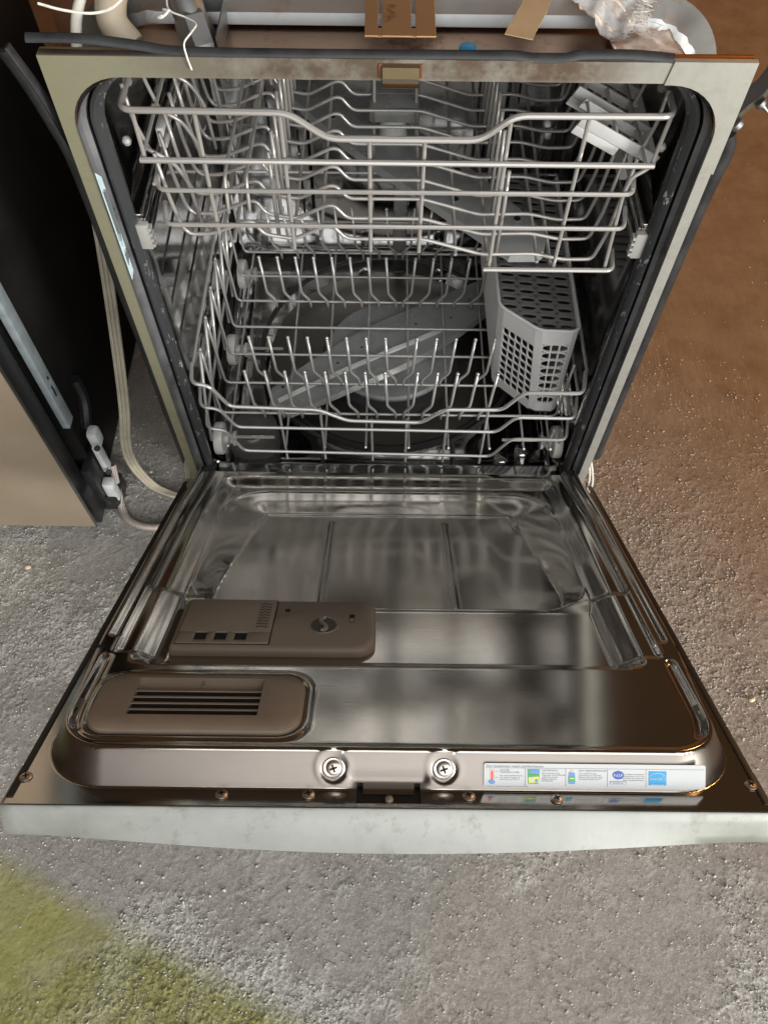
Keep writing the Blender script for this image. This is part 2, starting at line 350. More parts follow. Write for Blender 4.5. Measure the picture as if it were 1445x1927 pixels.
def build_floor():
    def axis(lo, hi, st, far0, far1):
        c = np.arange(lo, hi, st); o = [c]
        d, p, L = st, lo, []
        while p > far0: d *= 1.12; p -= d; L.append(p)
        d, p, R_ = st, c[-1], []
        while p < far1: d *= 1.12; p += d; R_.append(p)
        return np.concatenate([np.array(L[::-1]), c, np.array(R_)])
    xs = axis(-0.66, 0.72, 0.0015, -9, 9); ys = axis(-0.76, 0.15, 0.0015, -7, 12)
    X, Y = np.meshgrid(xs, ys, indexing='ij'); nx, ny = X.shape
    wx = X+0.006*vnoise(X, Y, 90, 1)+0.003*vnoise(X, Y, 230, 21); wy = Y+0.006*vnoise(X, Y, 90, 2)+0.003*vnoise(X, Y, 230, 22)
    def fbm(sc, seed, o=4, g=0.6):
        a, t, h = 1.0, 0.0, 0.0
        for k in range(o): h = h+a*vnoise(wx*(1+.13*k)+.31*k, wy*(1+.13*k)+.17*k, sc*2**k, seed+k); t += a; a *= g
        return h/t
    big = fbm(5, 3, 3); patch = patch_field(X, Y)
    f1 = fbm(150, 41, 3, .8); f2 = fbm(260, 51, 2, .8); f3 = fbm(45, 61, 4, .7)
    c1 = np.clip((f1-0.60)/0.10, 0, 1); c2 = np.clip((f2-0.585)/0.10, 0, 1); c3 = np.clip((f3-0.535)/0.14, 0, 1)
    back = np.clip(1.10-(0.62*X+0.78*Y+0.06)/0.80, 0.12, 1)
    grit = np.maximum(np.maximum(c1*(0.10+0.9*patch), c2*(0.05+0.75*patch)), c3*c3*0.7*patch)*back
    H = 0.0024*(big-.5)+c1*0.0014*(0.10+0.9*patch)*back+c2*0.0011*(0.06+0.9*patch)*back+c3*patch*0.0010*back+patch*0.0009*back+(f3-.5)*0.0012*back
    H *= np.clip((1.6-np.abs(X-0.1))/0.5, 0, 1)*np.clip((2.2-np.abs(Y))/0.6, 0, 1)
    V = np.stack([X, Y, H-0.0025], -1).reshape(-1, 3)
    I = np.arange(nx*ny).reshape(nx, ny)
    F = np.stack([I[:-1, :-1], I[1:, :-1], I[1:, 1:], I[:-1, 1:]], -1).reshape(-1, 4)
    me = bpy.data.meshes.new('floor'); me.vertices.add(len(V)); me.vertices.foreach_set('co', V.astype(np.float32).ravel())
    me.loops.add(F.size); me.loops.foreach_set('vertex_index', F.astype(np.int32).ravel())
    me.polygons.add(len(F)); me.polygons.foreach_set('loop_start', np.arange(0, F.size, 4, dtype=np.int32))
    me.polygons.foreach_set('use_smooth', np.ones(len(F), dtype=bool)); me.update(calc_edges=True)
    at = me.attributes.new('grit', 'FLOAT', 'POINT'); at.data.foreach_set('value', grit.astype(np.float32).ravel())
    at = me.attributes.new('patch', 'FLOAT', 'POINT'); at.data.foreach_set('value', (patch*np.maximum(back, 0.25)).astype(np.float32).ravel())
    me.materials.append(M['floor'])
    o = bpy.data.objects.new('floor', me); COL.objects.link(o); o.location = (0, 0, ZF)
    o['kind'] = 'structure'; o['label'] = 'rough concrete floor with crumbs, brown at the back and lime green at the lower left'
build_floor()
def grit():
    r_ = np.random.default_rng(21); N = 420000
    x = r_.uniform(-0.68, 1.25, N); y = r_.uniform(-0.80, 1.25, N)
    cl = vnoise(x, y, 70, 76)*.5+vnoise(x, y, 170, 77)*.5
    p = patch_field(x, y)*np.clip((cl-0.40)/0.25, 0.03, 1)+0.004+0.06*np.clip((vnoise(x, y, 12, 79)-.62)/.2, 0, 1)
    p = np.where(0.404*x+0.915*y+0.6905 < 0, p*0.3, p); q = 0.62*x+0.78*y; p *= np.clip(1.1-(q+0.12)/0.75, 0.008, 1)
    keep = r_.random(N) < p*0.85; x, y = x[keep][:95000], y[keep][:95000]; n = len(x)
    base = np.array([(1, 0, 0), (0, 1, 0), (-1, 0, 0), (0, -1, 0), (0, 0, 1), (0, 0, -.6)], float)
    F0 = np.array([(0, 1, 4), (1, 2, 4), (2, 3, 4), (3, 0, 4), (1, 0, 5), (2, 1, 5), (3, 2, 5), (0, 3, 5)])
    sz = 0.0007+0.0011*r_.random(n)**1.6+(r_.random(n) < 0.04)*0.0014*r_.random(n)
    V = base[None]*(1+r_.normal(0, .32, (n, 6, 3)))+r_.normal(0, .18, (n, 6, 3))
    a = r_.uniform(0, 2*PI, n); c, s_ = np.cos(a)[:, None], np.sin(a)[:, None]
    V = np.stack([(V[:, :, 0]*c-V[:, :, 1]*s_)*1.25, V[:, :, 0]*s_+V[:, :, 1]*c, V[:, :, 2]*0.6], -1)*sz[:, None, None]
    V += np.stack([x, y, np.full(n, -0.0006)+sz*0.35], -1)[:, None]
    F = (F0[None]+6*np.arange(n)[:, None, None]).reshape(-1, 3); V = V.reshape(-1, 3)
    me = bpy.data.meshes.new('grit'); me.vertices.add(len(V)); me.vertices.foreach_set('co', V.astype(np.float32).ravel())
    me.loops.add(F.size); me.loops.foreach_set('vertex_index', F.astype(np.int32).ravel())
    me.polygons.add(len(F)); me.polygons.foreach_set('loop_start', np.arange(0, F.size, 3, dtype=np.int32)); me.update(calc_edges=True)
    t = NT('grit_dust'); v = t.coords(); nn = t.noise(v, 60, 4, 0.7)
    cc = t.n('ShaderNodeTexCoord'); xx = t.n('ShaderNodeSeparateXYZ'); t.l(cc.outputs['Object'], xx.inputs[0])
    br = t.ramp(q0(t, xx.outputs[0], xx.outputs[1]), [(0.0, 0.0), (0.45, 0.8)])  # same warm light tint painted on the crumbs
    t.set(t.mix(br, t.mix(t.ramp(nn, [(0.35, 0.0), (0.65, 1.0)]), (0.30, 0.28, 0.255), (0.56, 0.535, 0.50)), (0.40, 0.27, 0.17)), 0.0, 0.9); me.materials.append(t.m)
    o = bpy.data.objects.new('grit', me); COL.objects.link(o); o.location = (0, 0, ZF); o['kind'] = 'stuff'; o['label'] = 'pale crumbs and dust scattered over the concrete floor'
grit()

# ------------------------------------------------------------------ dishwasher
DW = thing('dishwasher', (0, 0.28, ZF), 'open stainless steel dishwasher with its door lowered, standing on the concrete floor', 'dishwasher')
CA, SA = math.cos(math.radians(33.53)), math.sin(math.radians(33.53))
def T(x, s, n): return Vector((x, -CA*s+SA*n, SA*s+CA*n))      # door space -> world
# frame: flat face plate round the opening, open at the bottom
def frame():
    mb = MB(); n = 10
    inner = [(-0.289, -0.012), (-0.289, 0.30), (-0.289, 0.56)]+[(-0.236-0.053*math.cos(.5*PI*k/n), 0.566+0.053*math.sin(.5*PI*k/n)) for k in range(n+1)]
    inner += [(-x, z) for x, z in inner[::-1]]
    outer = []
    for x, z in inner:
        if z < 0.56: outer.append((math.copysign(0.3005, x), z))
        else:
            a = math.atan2(z-0.566, abs(x)-0.236)
            t = min(0.0645/max(1e-6, math.cos(a)), 0.071/max(1e-6, math.sin(a)))
            if abs(x) < 0.2361 and z > 0.60: outer.append((x, 0.637))
            else: outer.append((math.copysign(min(0.3005, 0.236+t*math.cos(a)), x), min(0.637, 0.566+t*math.sin(a))))
    # make sure the exact square corner exists
    for k, (x, z) in enumerate(outer):
        if abs(abs(x)-0.3005) < 0.012 and abs(z-0.637) < 0.012: outer[k] = (math.copysign(0.3005, x), 0.637)
    L = lambda P, y: [(x, y, z) for x, z in P]
    mb.loft([L(inner, 0.004), L(inner, 0.0), L(outer, 0.0), L(outer, 0.013)], closed=False)
    mb.build('frame', M['frame'], DW, sharp=30)
frame()
def corner_piece():
    n = 10; inner = [(0.2885, 0.535)]+[(0.236+0.0525*math.cos(.5*PI*k/n), 0.566+0.0525*math.sin(.5*PI*k/n)) for k in range(n+1)]+[(0.229, 0.6185)]
    outer = [(0.302, 0.532)]+[(0.302, 0.566+0.0725*k/5) for k in range(6)]+[(0.302-0.070*(k+1)/6, 0.6385) for k in range(6)]
    L = lambda P, y: [(x, y, z) for x, z in P]
    MB().loft([L(inner, 0.002), L(inner, -0.0015), L(outer, -0.0015), L(outer, 0.004)], closed=False).build('corner_piece', M['frame'], DW, sharp=30)
corner_piece()
wire('frame_top_edge', [(0.205, 0.0075, 0.6372), (0.30, 0.0075, 0.6372)], 0.0020, M['orange'], DW, seg=8, flat=(2.2, (0, 1, 0)))  # painted orange reflection along the right end of the frame top
# gasket channel: step, slit, seal
def ring(x, zt, r, y, zb=-0.018):
    return [(px, y, pz) for px, pz in rrect(-x, x, zb, zt, (0.004, 0.004, r, r), 10)]
MB().loft([ring(0.2885, 0.6185, 0.053, 0.004), ring(0.2872, 0.6183, 0.053, 0.013), ring(0.2822, 0.6178, 0.054, 0.0155)]).build('gasket_channel', plain('channel_grey', (0.24, 0.245, 0.255), 0.30, 0.6, 0.5, 14, 0.3, 60), DW)
MB().loft([ring(0.2820, 0.6177, 0.054, 0.0158), ring(0.2814, 0.6177, 0.054, 0.030)]).build('gasket_slit', M['black'], DW)
def seal_mat():
    t = NT('door_seal'); v = t.coords((1, 1, 0.45)); n = t.noise(v, 130, 4, 0.7); k = t.noise(v, 9, 3)
    w = t.math('MULTIPLY', t.ramp(n, [(0.60, 0.0), (0.65, 1.0)]), t.ramp(k, [(0.42, 0.0), (0.58, 0.8)]))
    t.set(t.mix(w, (0.045, 0.047, 0.050), (0.50, 0.50, 0.49)), 0.0, 0.22); t.bump(n, 0.5, 0.002); return t.m
MB().loft([ring(0.2807, 0.6176, 0.055, 0.0210), ring(0.2795, 0.6172, 0.055, 0.0165), ring(0.2765, 0.6165, 0.056, 0.0150), ring(0.2730, 0.6158, 0.057, 0.0170), ring(0.2712, 0.6155, 0.058, 0.0205), ring(0.2722, 0.6156, 0.058, 0.0225), ring(0.2700, 0.6152, 0.058, 0.0250), ring(0.2700, 0.6150, 0.058, 0.0300), ring(0.2725, 0.6150, 0.058, 0.0310)]).build('door_seal', seal_mat(), DW)
# tub interior
def tub():
    R_ = lambda hw, zt, zb, y, r=0.048, rb=0.03: [(x, y, z) for x, z in rrect(-hw, hw, zb, zt, (rb, rb, r, r), 10)]
    mb = MB()
    mb.loft([[(x, y, z) for x, y, z in ((-0.262, 0.0, -0.0145), (0.262, 0.0, -0.0145))], [(-0.262, 0.008, -0.013), (0.262, 0.008, -0.013)], [(-0.262, 0.0312, -0.0148), (0.262, 0.0312, -0.0148)]], closed=False)
    mb.loft([R_(0.2715, 0.6148, -0.0145, 0.0305, 0.057, rb=0.012), R_(0.2720, 0.6110, -0.016, 0.033, 0.057, rb=0.02), R_(0.2765, 0.6085, -0.030, 0.045), R_(0.2800, 0.607, -0.040, 0.060),
             R_(0.2850, 0.606, -0.043, 0.10), R_(0.2855, 0.606, -0.043, 0.48), R_(0.285, 0.606, -0.043, 0.515), R_(0.281, 0.602, -0.039, 0.527), R_(0.271, 0.592, -0.030, 0.5335), R_(0.262, 0.583, -0.022, 0.5348)], cap1=True)
    # pressed ribs of the back wall and the side walls
    for x in (-0.19, -0.145, 0.145, 0.19): mb.loft([[(x-0.011, 0.5345, 0.05), (x-0.006, 0.527, 0.055), (x+0.006, 0.527, 0.055), (x+0.011, 0.5345, 0.05)], [(x-0.011, 0.5345, 0.55), (x-0.006, 0.527, 0.545), (x+0.006, 0.527, 0.545), (x+0.011, 0.5345, 0.55)]], closed=False)
    for sx in (-1,):
        for z in (0.105, 0.205, 0.26, 0.315):
            mb.tube([(sx*0.2858, 0.075, z), (sx*0.2848, 0.09, z), (sx*0.2848, 0.45, z+0.004), (sx*0.2858, 0.47, z)], 0.0012, 0.004, 6)
    return mb.build('tub', M['tub_steel'], DW, sharp=35)
TUB = tub()
# tub outside with collar plate round it
def shell():
    R_ = lambda hw, zt, y, r=0.065: [(x, y, z) for x, z in rrect(-hw, hw, -0.06, zt, (0.02, 0.02, r, r), 10)]
    MB().loft([R_(0.2905, 0.6185, 0.0042), R_(0.2905, 0.6165, 0.02), R_(0.2905, 0.6115, 0.035), R_(0.2915, 0.6105, 0.10), R_(0.2915, 0.6105, 0.55), R_(0.27, 0.59, 0.575)], cap1=True).build('tub_shell', M['shell_steel'], DW)
shell()
def collar():
    n = 22; hw, zt, r = 0.2925, 0.6135, 0.075
    inn, out = [], []
    def pt(hw, zt, r, k): a = PI-.5*PI*k/n; return (-(hw-r)+r*math.cos(a), zt-r+r*math.sin(a))
    for k in range(n+1): inn.append(pt(hw, zt, r, k)); out.append(pt(hw+0.018, zt+0.030, r+0.010, k))
    inn = [(-hw, 0.05)]+inn; out = [(-hw-0.018, 0.05)]+out
    inn += [(-x, z) for x, z in inn[::-1]]; out += [(-x, z) for x, z in out[::-1]]
    N = len(inn); I2 = []
    for k, (x, z) in enumerate(inn):
        cornerish = z > 0.53 and abs(x) > 0.215
        d = 0.0014*(1+math.sin(k*2.1)) if cornerish else 0.0
        v = Vector((x, z-0.3)).normalized(); I2.append((x+v.x*d, z+v.y*d))
    L = lambda P, y: [(x, y, z) for x, z in P]
    mb = MB(); y0 = 0.099
    mb.loft([L(inn, y0-0.005), L(I2, y0-0.0048), L([(x*0.72+u*0.28, z*0.72+w*0.28) for (x, z), (u, w) in zip(I2, out)], y0-0.0005), L(out, y0), L(out, y0+0.002)], closed=False)
    mb.build('collar_plate', M['galv'], DW, sharp=25)
    MB().lathe([(0.004, 0.0), (0.004, 0.0015)], (0.218, y0-0.0015, 0.629), (0, -1, 0), 14).build('bolt_hole', M['black'], DW)
    # flat top of the collar returning back, with an embossed edge
    MB().box(-0.235, 0.235, 0.1015, 0.30, 0.6415, 0.6432, 0.0006).build('top_sheet', M['galv'], DW)
collar()
# latch strap across the tub top and its tongue in the opening
def strap():
    mb = MB(); y0, y1, z = 0.018, 0.150, 0.645
    for a, b, c, d in ((-0.027, -0.016, y0, y1), (-0.0125, 0.0125, y0, 0.083), (0.0160, 0.033, y0, y1), (-0.016, 0.016, 0.092, y1)):
        mb.box(a, b, c, d, z, z+0.0016, 0.0004)
    mb.box(-0.016, -0.0125, y0, 0.03, z, z+0.0016); mb.box(0.0125, 0.016, y0, 0.03, z, z+0.0016)
    mb.build('latch_strap', M['bronze'], DW, smooth=False)
    # tongue: folds over the frame, hangs into the opening and turns up
    x0, x1 = -0.0115, 0.0195
    prof = [(0.0, 0.634), (-0.0035, 0.632), (-0.004, 0.6225), (0.002, 0.6155), (0.018, 0.612), (0.020, 0.6085), (0.008, 0.6075)]
    t = 0.0012
    MB().loft([[(x0, y, z_), (x1, y, z_), (x1, y+t, z_-t), (x0, y+t, z_-t)] for y, z_ in prof], cap0=True, cap1=True).build('latch_tongue', M['tongue'], DW, sharp=25)
    rs = plain('rust_slot', (0.16, 0.05, 0.025), 0.7)
    for a, b in ((-0.0150, -0.0122), (0.020, 0.0222)): MB().box(a, b, -0.0012, 0.0005, 0.6215, 0.634, 0.0004).build('tongue_slot', rs, DW)
strap()
# black rubber strips
def strip_path(name, pts, wd, th, up, mat=M['rubber'], parent=DW, n=6):
    V, F = tube_geo(smooth_path(pts, n), th, 0, 10, False, flat=(wd/th, up)); return obj(name, V, F, mat, parent)
strip_path('rubber_strip', [(-0.306, 0.0048, 0.6490), (-0.26, 0.0068, 0.6475), (-0.215, 0.0068, 0.6425), (-0.18, 0.0048, 0.6392), (-0.08, 0.0043, 0.6385), (0.06, 0.0048, 0.6388), (0.095, 0.0038, 0.6396), (0.115, 0.0033, 0.6380), (0.14, 0.0033, 0.6380), (0.155, 0.0048, 0.6402), (0.19, 0.0053, 0.6406), (0.212, 0.0045, 0.6400), (0.232, 0.0030, 0.6390)], 0.0042, 0.0014, (0, 0.80, 0.60))
strip_path('rubber_strip', [(-0.299, 0.0055, 0.6374), (-0.22, 0.005, 0.6372), (0.0, 0.005, 0.6372), (0.20, 0.005, 0.6374)], 0.0035, 0.0009, (0, 1, 0.05), plain('rubber_brown', (0.035, 0.028, 0.024), 0.5, 0, 0.4, 40))
strip_path('rubber_strip', [(-0.3275, -0.002, 0.6420), (-0.3215, 0.000, 0.6200), (-0.3160, 0.002, 0.596), (-0.3120, 0.006, 0.565), (-0.3085, 0.010, 0.53), (-0.3075, 0.012, 0.45), (-0.3082, 0.012, 0.36), (-0.3070, 0.012, 0.25), (-0.3078, 0.012, 0.12), (-0.3072, 0.012, 0.012)], 0.0072, 0.0022, (0.85, -0.52, 0))
strip_path('rubber_strip', [(-0.3240, 0.003, 0.6425), (-0.3180, 0.006, 0.6200), (-0.3125, 0.010, 0.596), (-0.3080, 0.014, 0.565), (-0.3060, 0.018, 0.53)], 0.0050, 0.0018, (0.5, 0.85, 0))
strip_path('rubber_strip', [(0.3065, 0.010, 0.565), (0.313, 0.012, 0.545), (0.310, 0.012, 0.50), (0.3085, 0.012, 0.40), (0.309, 0.012, 0.25), (0.308, 0.012, 0.12), (0.309, 0.012, 0.040)], 0.0075, 0.0045, (0.95, 0.3, 0))
# side walls of the machine (black insulation blanket)
for sx in (-1, 1):
    MB().box(*sorted((sx*0.2955, sx*0.2925)), 0.022, 0.57, -0.02, 0.56, 0.001).build('side_blanket', M['mat_black'], DW)
MB().box(-0.285, 0.285, 0.05, 0.55, ZF+0.004, -0.062, 0.004).box(-0.28, 0.28, 0.035, 0.05, ZF+0.02, -0.07, 0.002).build('base', M['mat_black'], DW)
for x in (-0.25, 0.25):
    MB().lathe([(0.016, 0.0), (0.016, 0.008), (0.007, 0.010), (0.007, 0.05)], (x, 0.06, ZF+0.001), seg=16).build('levelling_foot', M['dark_plastic'], DW)
# mounting bracket out of the right side
def bracket():
    mb = MB(); P = [(0.298, 0.020, 0.572), (0.312, 0.020, 0.594), (0.322, 0.020, 0.606), (0.327, 0.020, 0.622), (0.345, 0.020, 0.640)]
    loops = []
    for k, (x, y, z) in enumerate(P): loops.append([(x, y-0.011, z), (x, y+0.011, z), (x+0.003, y+0.011, z-0.003), (x+0.003, y-0.011, z-0.003)])
    mb.loft(loops, cap0=True, cap1=True); return mb.build('mounting_bracket', steel('dark_bracket', (0.25, 0.24, 0.235), (0.2, 0.4), (20, 3, 3), 0.1), DW, sharp=25)
B_ = bracket()
MB().lathe([(0.005, 0), (0.005, 0.003), (0.0025, 0.004), (0.001, 0.012)], (0.3215, 0.008, 0.598), (0.75, -0.3, -0.55), 10).build('bracket_screw', M['galv'], B_)
MB().lathe([(0.006, 0), (0.006, 0.004), (0.003, 0.006)], (0.308, 0.008, 0.578), (0.75, -0.3, -0.55), 10).build('bracket_screw', M['galv'], B_)
# pale label inside the left channel
def side_label():
    q = [(-0.2872, 0.005, 0.521), (-0.2858, 0.0128, 0.511), (-0.2858, 0.0128, 0.392), (-0.2872, 0.005, 0.386)]
    V = q+[(x-0.0006, y, z) for x, y, z in q]; F = [(0, 1, 2, 3), (7, 6, 5, 4), (0, 4, 5, 1), (1, 5, 6, 2), (2, 6, 7, 3), (3, 7, 4, 0)]
    o = obj('side_label', V, F, M['pale_blue'], DW, smooth=False)
    o['label'] = 'pale blue printed label in the left seal channel'
    mb = MB()
    for i in range(7):
        y = 0.0060+i*0.00088; a = 0.500-rng.random()*0.004; b = 0.448-rng.random()*0.02
        xo = -0.2871+(y-0.005)*0.18; mb.box(xo, xo+0.0005, y, y+0.0004, b, a)
    for i in range(4): xo = -0.2871+(0.0016+i*0.0017)*0.18; mb.box(xo, xo+0.0007, 0.0065+i*0.0015, 0.0072+i*0.0015, 0.405+0.002*i, 0.420+0.004*(i % 2))
    mb.build('print', M['ink'], o, smooth=False)
side_label()

# ---- tub floor: filter, sump, heating element, spray arms, float
def tub_floor():
    mb = MB(); mb.lathe([(0.205, -0.0435), (0.205, -0.0385), (0.198, -0.0375), (0.0, -0.036)], (0, 0.275, 0), seg=56, cap0=False, cap1=False)
    mb.build('filter_plate', M['filter'], DW)
    mb = MB(); mb.lathe([(0.117, -0.0375), (0.117, -0.022), (0.110, -0.0195), (0.0, -0.018)], (0.003, 0.262, 0), seg=48, cap0=False, cap1=False)
    mb.build('sump_cover', M['dark_plastic'], DW)
    P = [(0.215*math.cos(a), 0.27+0.218*math.sin(a), -0.012) for a in np.linspace(math.radians(-62), math.radians(242), 60)]
    wire('heating_element', [(P[0][0]+0.004, P[0][1]-0.012, -0.045)]+P+[(P[-1][0]-0.004, P[-1][1]-0.012, -0.045)], 0.0042, M['dark_plastic'], DW)
    P = [(0.20*math.cos(a), 0.262+0.20*math.sin(a), -0.016) for a in np.linspace(math.radians(-150), math.radians(-30), 30)]
    wire('sump_gasket', P, 0.006, M['black'], DW)
    mb = MB(); c = (-0.232+0.015, 0.092, 0)
    mb.lathe([(0.043, -0.043), (0.043, -0.012), (0.040, -0.004), (0.030, -0.001), (0.0285, 0.001), (0.0, 0.003)], c, seg=36, cap1=False)
    mb.build('float_cover', plain('smoke_plastic', (0.075, 0.07, 0.065), 0.25), DW)
    for x, y in ((-0.045, 0.475), (0.095, 0.475), (0.18, 0.06), (0.215, 0.075)):
        MB().lathe([(0.012, -0.043), (0.012, -0.034), (0.008, -0.031), (0.0, -0.030)], (x, y, 0), seg=18, cap1=False).build('floor_boss', M['tub_steel'], DW)
    for sx in (-1, 1):
        mb = MB(); mb.tube([(sx*0.252, 0.03, -0.026), (sx*0.252, 0.46, -0.03)], 0.004, 0, 8); mb.build('roller_track', M['tub_steel'], DW)
tub_floor()
def blade(name, c, ang, half, w0, w1, z, mat, th=0.012, curve=0.0):
    mb = MB(); ca, sa = math.cos(ang), math.sin(ang); loops = []
    for k in range(25):
        t = -1+2*k/24; w = (w0*(1-abs(t)**1.6)+w1*abs(t)**1.6)
        if abs(t) > 0.93: w *= math.sqrt(max(0.02, 1-((abs(t)-0.93)/0.07)**2))
        off = curve*(abs(t)**2)*math.copysign(1, t); L = []
        for (u, h) in ((-1, 0.25), (-0.92, 0.0), (0.92, 0.0), (1, 0.25), (0.90, 0.85), (0.25, 1.0), (-0.25, 1.0), (-0.90, 0.85)):
            x, y = t*half, u*w+off; L.append((c[0]+x*ca-y*sa, c[1]+x*sa+y*ca, z+h*th))
        loops.append(L)
    mb.loft(loops, cap0=True, cap1=True); return mb.build(name, mat, DW)
A1 = blade('lower_spray_arm', (0.003, 0.262), math.radians(33), 0.235, 0.056, 0.030, -0.003, M['arm_plastic'], 0.013, 0.012)
MB().lathe([(0.106, -0.017), (0.108, -0.010), (0.104, -0.006), (0.0, -0.004)], (0.003, 0.262, 0), seg=56, cap1=False).build('arm_disc', M['arm_plastic'], A1)
MB().loft([[(0.003+t*0.215*math.cos(0.50)-w*math.sin(0.50), 0.243+t*0.215*math.sin(0.50)+w*math.cos(0.50)+0.012*t*abs(t), zz) for w, zz in ((-0.006, 0.007), (-0.004, 0.0125), (0.001, 0.0145), (0.004, 0.010))] for t in np.linspace(-0.95, 0.45, 18)], cap0=True, cap1=True).build('arm_ridge', M['grey_plastic'], A1)
for t, u in ((-0.85, 0.3), (-0.6, -0.35), (-0.42, 0.2), (-0.2, 0.4), (0.25, 0.3), (0.5, -0.2), (0.72, 0.25), (0.88, -0.1)):
    a = math.radians(33); x, y = t*0.235, u*0.04
    MB().lathe([(0.0022, 0), (0.0022, 0.0012)], (0.003+x*math.cos(a)-y*math.sin(a), 0.262+x*math.sin(a)+y*math.cos(a), 0.0088), seg=8).build('spray_hole', M['black'], A1)
a2 = math.radians(-47)
A2 = blade('upper_spray_arm', (0.0, 0.285), a2, 0.27, 0.050, 0.032, 0.352, M['arm_plastic'], 0.012, -0.01)
for t, u in ((0.36, 0.6), (0.58, 0.6), (0.78, 0.45), (-0.35, -0.6), (-0.6, -0.5), (-0.8, -0.4), (0.5, -0.4)):
    x, y = t*0.27, u*0.04-0.01*t*abs(t)
    MB().lathe([(0.0058, 0), (0.0066, 0.0015), (0.0048, 0.0018)], (x*math.cos(a2)-y*math.sin(a2), 0.285+x*math.sin(a2)+y*math.cos(a2), 0.3625), seg=14).build('nozzle', M['arm_plastic'], A2)
    MB().lathe([(0.0042, 0), (0.0042, 0.0006)], (x*math.cos(a2)-y*math.sin(a2), 0.285+x*math.sin(a2)+y*math.cos(a2), 0.3644), seg=12).build('nozzle_hole', M['black'], A2)
wi = MB().box(-0.030, 0.034, 0.285, 0.37, 0.390, 0.410, 0.004).build('water_inlet', M['arm_plastic'], DW)
MB().lathe([(0.019, 0.362), (0.0175, 0.372), (0.016, 0.392)], (0.001, 0.305, 0), seg=24).build('inlet_hub', M['grey_plastic'], wi)
MB().box(0.006, 0.030, 0.500, 0.5335, -0.03, 0.585, 0.005).build('water_tube', M['arm_plastic'], DW)
# rack slide rails
for sx, zc in ((-1, 0.435), (1, 0.430)):
    mb = MB(); x0, x1 = sorted((sx*0.2855, sx*0.2645))
    mb.box(x0, x1, 0.030, 0.50, zc-0.018, zc+0.018, 0.002); mb.box(*sorted((sx*0.2645, sx*0.2605)), 0.030, 0.50, zc-0.013, zc-0.003, 0.001); mb.box(*sorted((sx*0.2645, sx*0.2615)), 0.030, 0.50, zc+0.004, zc+0.013, 0.001)
    rl = mb.build('slide_rail', M['tub_steel'], DW, sharp=30)
    mb = MB(); mb.box(*sorted((sx*0.2765, sx*0.2595)), 0.022, 0.0305, zc-0.022, zc+0.010, 0.0015)
    for k in range(4): mb.box(*sorted((sx*0.2600, sx*0.2565)), 0.0215, 0.030, zc-0.018+k*0.007, zc-0.0145+k*0.007)
    mb.build('rail_cap', M['pale_plastic'], rl, sharp=30)

# ---- door
def sstep(a, b, x): t = np.clip((x-a)/(b-a), 0, 1); return t*t*(3-2*t)
def lin(a, b, x): return np.clip((x-a)/(b-a), 0, 1)
HD = 0.032
def door_n(X, Sv):
    ax = np.abs(X)
    base = 0.0285-0.0080*(1-sstep(0.05, 0.20, Sv))
    # inner bands along the sides
    band = sstep(0.263, 0.259, ax)*(0.0055*(1-sstep(0.362, 0.378, Sv))+0.0025)*(1-sstep(0.486, 0.496, Sv))
    base -= band
    base += 0.0022*np.exp(-((ax-0.2605)/0.0028)**2)*(1-sstep(0.486, 0.494, Sv))
    # groove between outer band and inner band, running on round the front corner
    base -= 0.0032*np.exp(-((ax-0.2685)/0.0040)**2)*sstep(0.02, 0.05, Sv)*(1-sstep(0.462, 0.470, Sv))
    # slope towards the basin
    slope = sstep(0.246, 0.222, ax)*(1-sstep(0.492, 0.512, Sv))*sstep(0.03, 0.06, Sv)
    base -= 0.0085*slope
    # hinge lip, basin with rounded corners
    hw, s0, s1, rc = 0.222, 0.068, 0.384, 0.055
    dx, dy = ax-(hw-rc), np.abs(Sv-(s0+s1)/2)-((s1-s0)/2-rc)
    d = np.sqrt(np.maximum(dx, 0)**2+np.maximum(dy, 0)**2)+np.minimum(np.maximum(dx, dy), 0)-rc
    dtop = Sv-s0
    bw = 0.030+0.032*np.clip(1-dtop/0.20, 0, 1)
    basin = lin(0, 1, -d/(bw*(1-0.62*sstep(0.26, 0.37, Sv)*(1-sstep(0.19, 0.215, ax))))); basin = 0.9*basin+0.1*basin*basin*(3-2*basin)
    shelf_h, basin_h = 0.0095, -0.0075
    mid = np.where((ax < 0.226) & (Sv > 0.375), 1.0, 0.0)
    # shelf area between basin and the front step
    ds = np.minimum(np.minimum((0.2255-ax)/0.0075, (Sv-0.360)/0.03), (0.512-Sv)/0.030)
    shelf = np.clip(ds, 0, 1); shelf = 0.6*shelf+0.4*shelf*shelf*(3-2*shelf)
    n = base*(1-shelf)+shelf_h*shelf
    bwe = bw*(1-0.62*sstep(0.26, 0.37, Sv)*(1-sstep(0.19, 0.215, ax)))
    n = n*(1-basin)+basin_h*basin
    keep = 1-sstep(0.135, 0.19, Sv)
    n += keep*(0.0016*np.exp(-((-d-bwe-0.001)/0.0030)**2)+0.0012*np.exp(-((-d-0.001)/0.0030)**2))
    # stiffening beads
    for bx in (-0.0765, 0.0765):
        n += 0.0032*np.exp(-((X-bx)/0.0028)**2)*sstep(0.142, 0.150, Sv)*(1-sstep(0.360, 0.368, Sv))
    n += 0.0022*np.exp(-((X+0.001)/0.0030)**2)*sstep(0.518, 0.524, Sv)*(1-sstep(0.586, 0.592, Sv))
    # bulged highlights: panels oil-can slightly
    n += 0.0010*np.exp(-((ax-0.15)/0.045)**2-((Sv-0.235)/0.05)**2)
    # front plateau: bead round it and recess for the vent cover
    fr = sstep(0.508, 0.520, Sv)
    n = n*(1-fr)+fr*0.0285
    return n
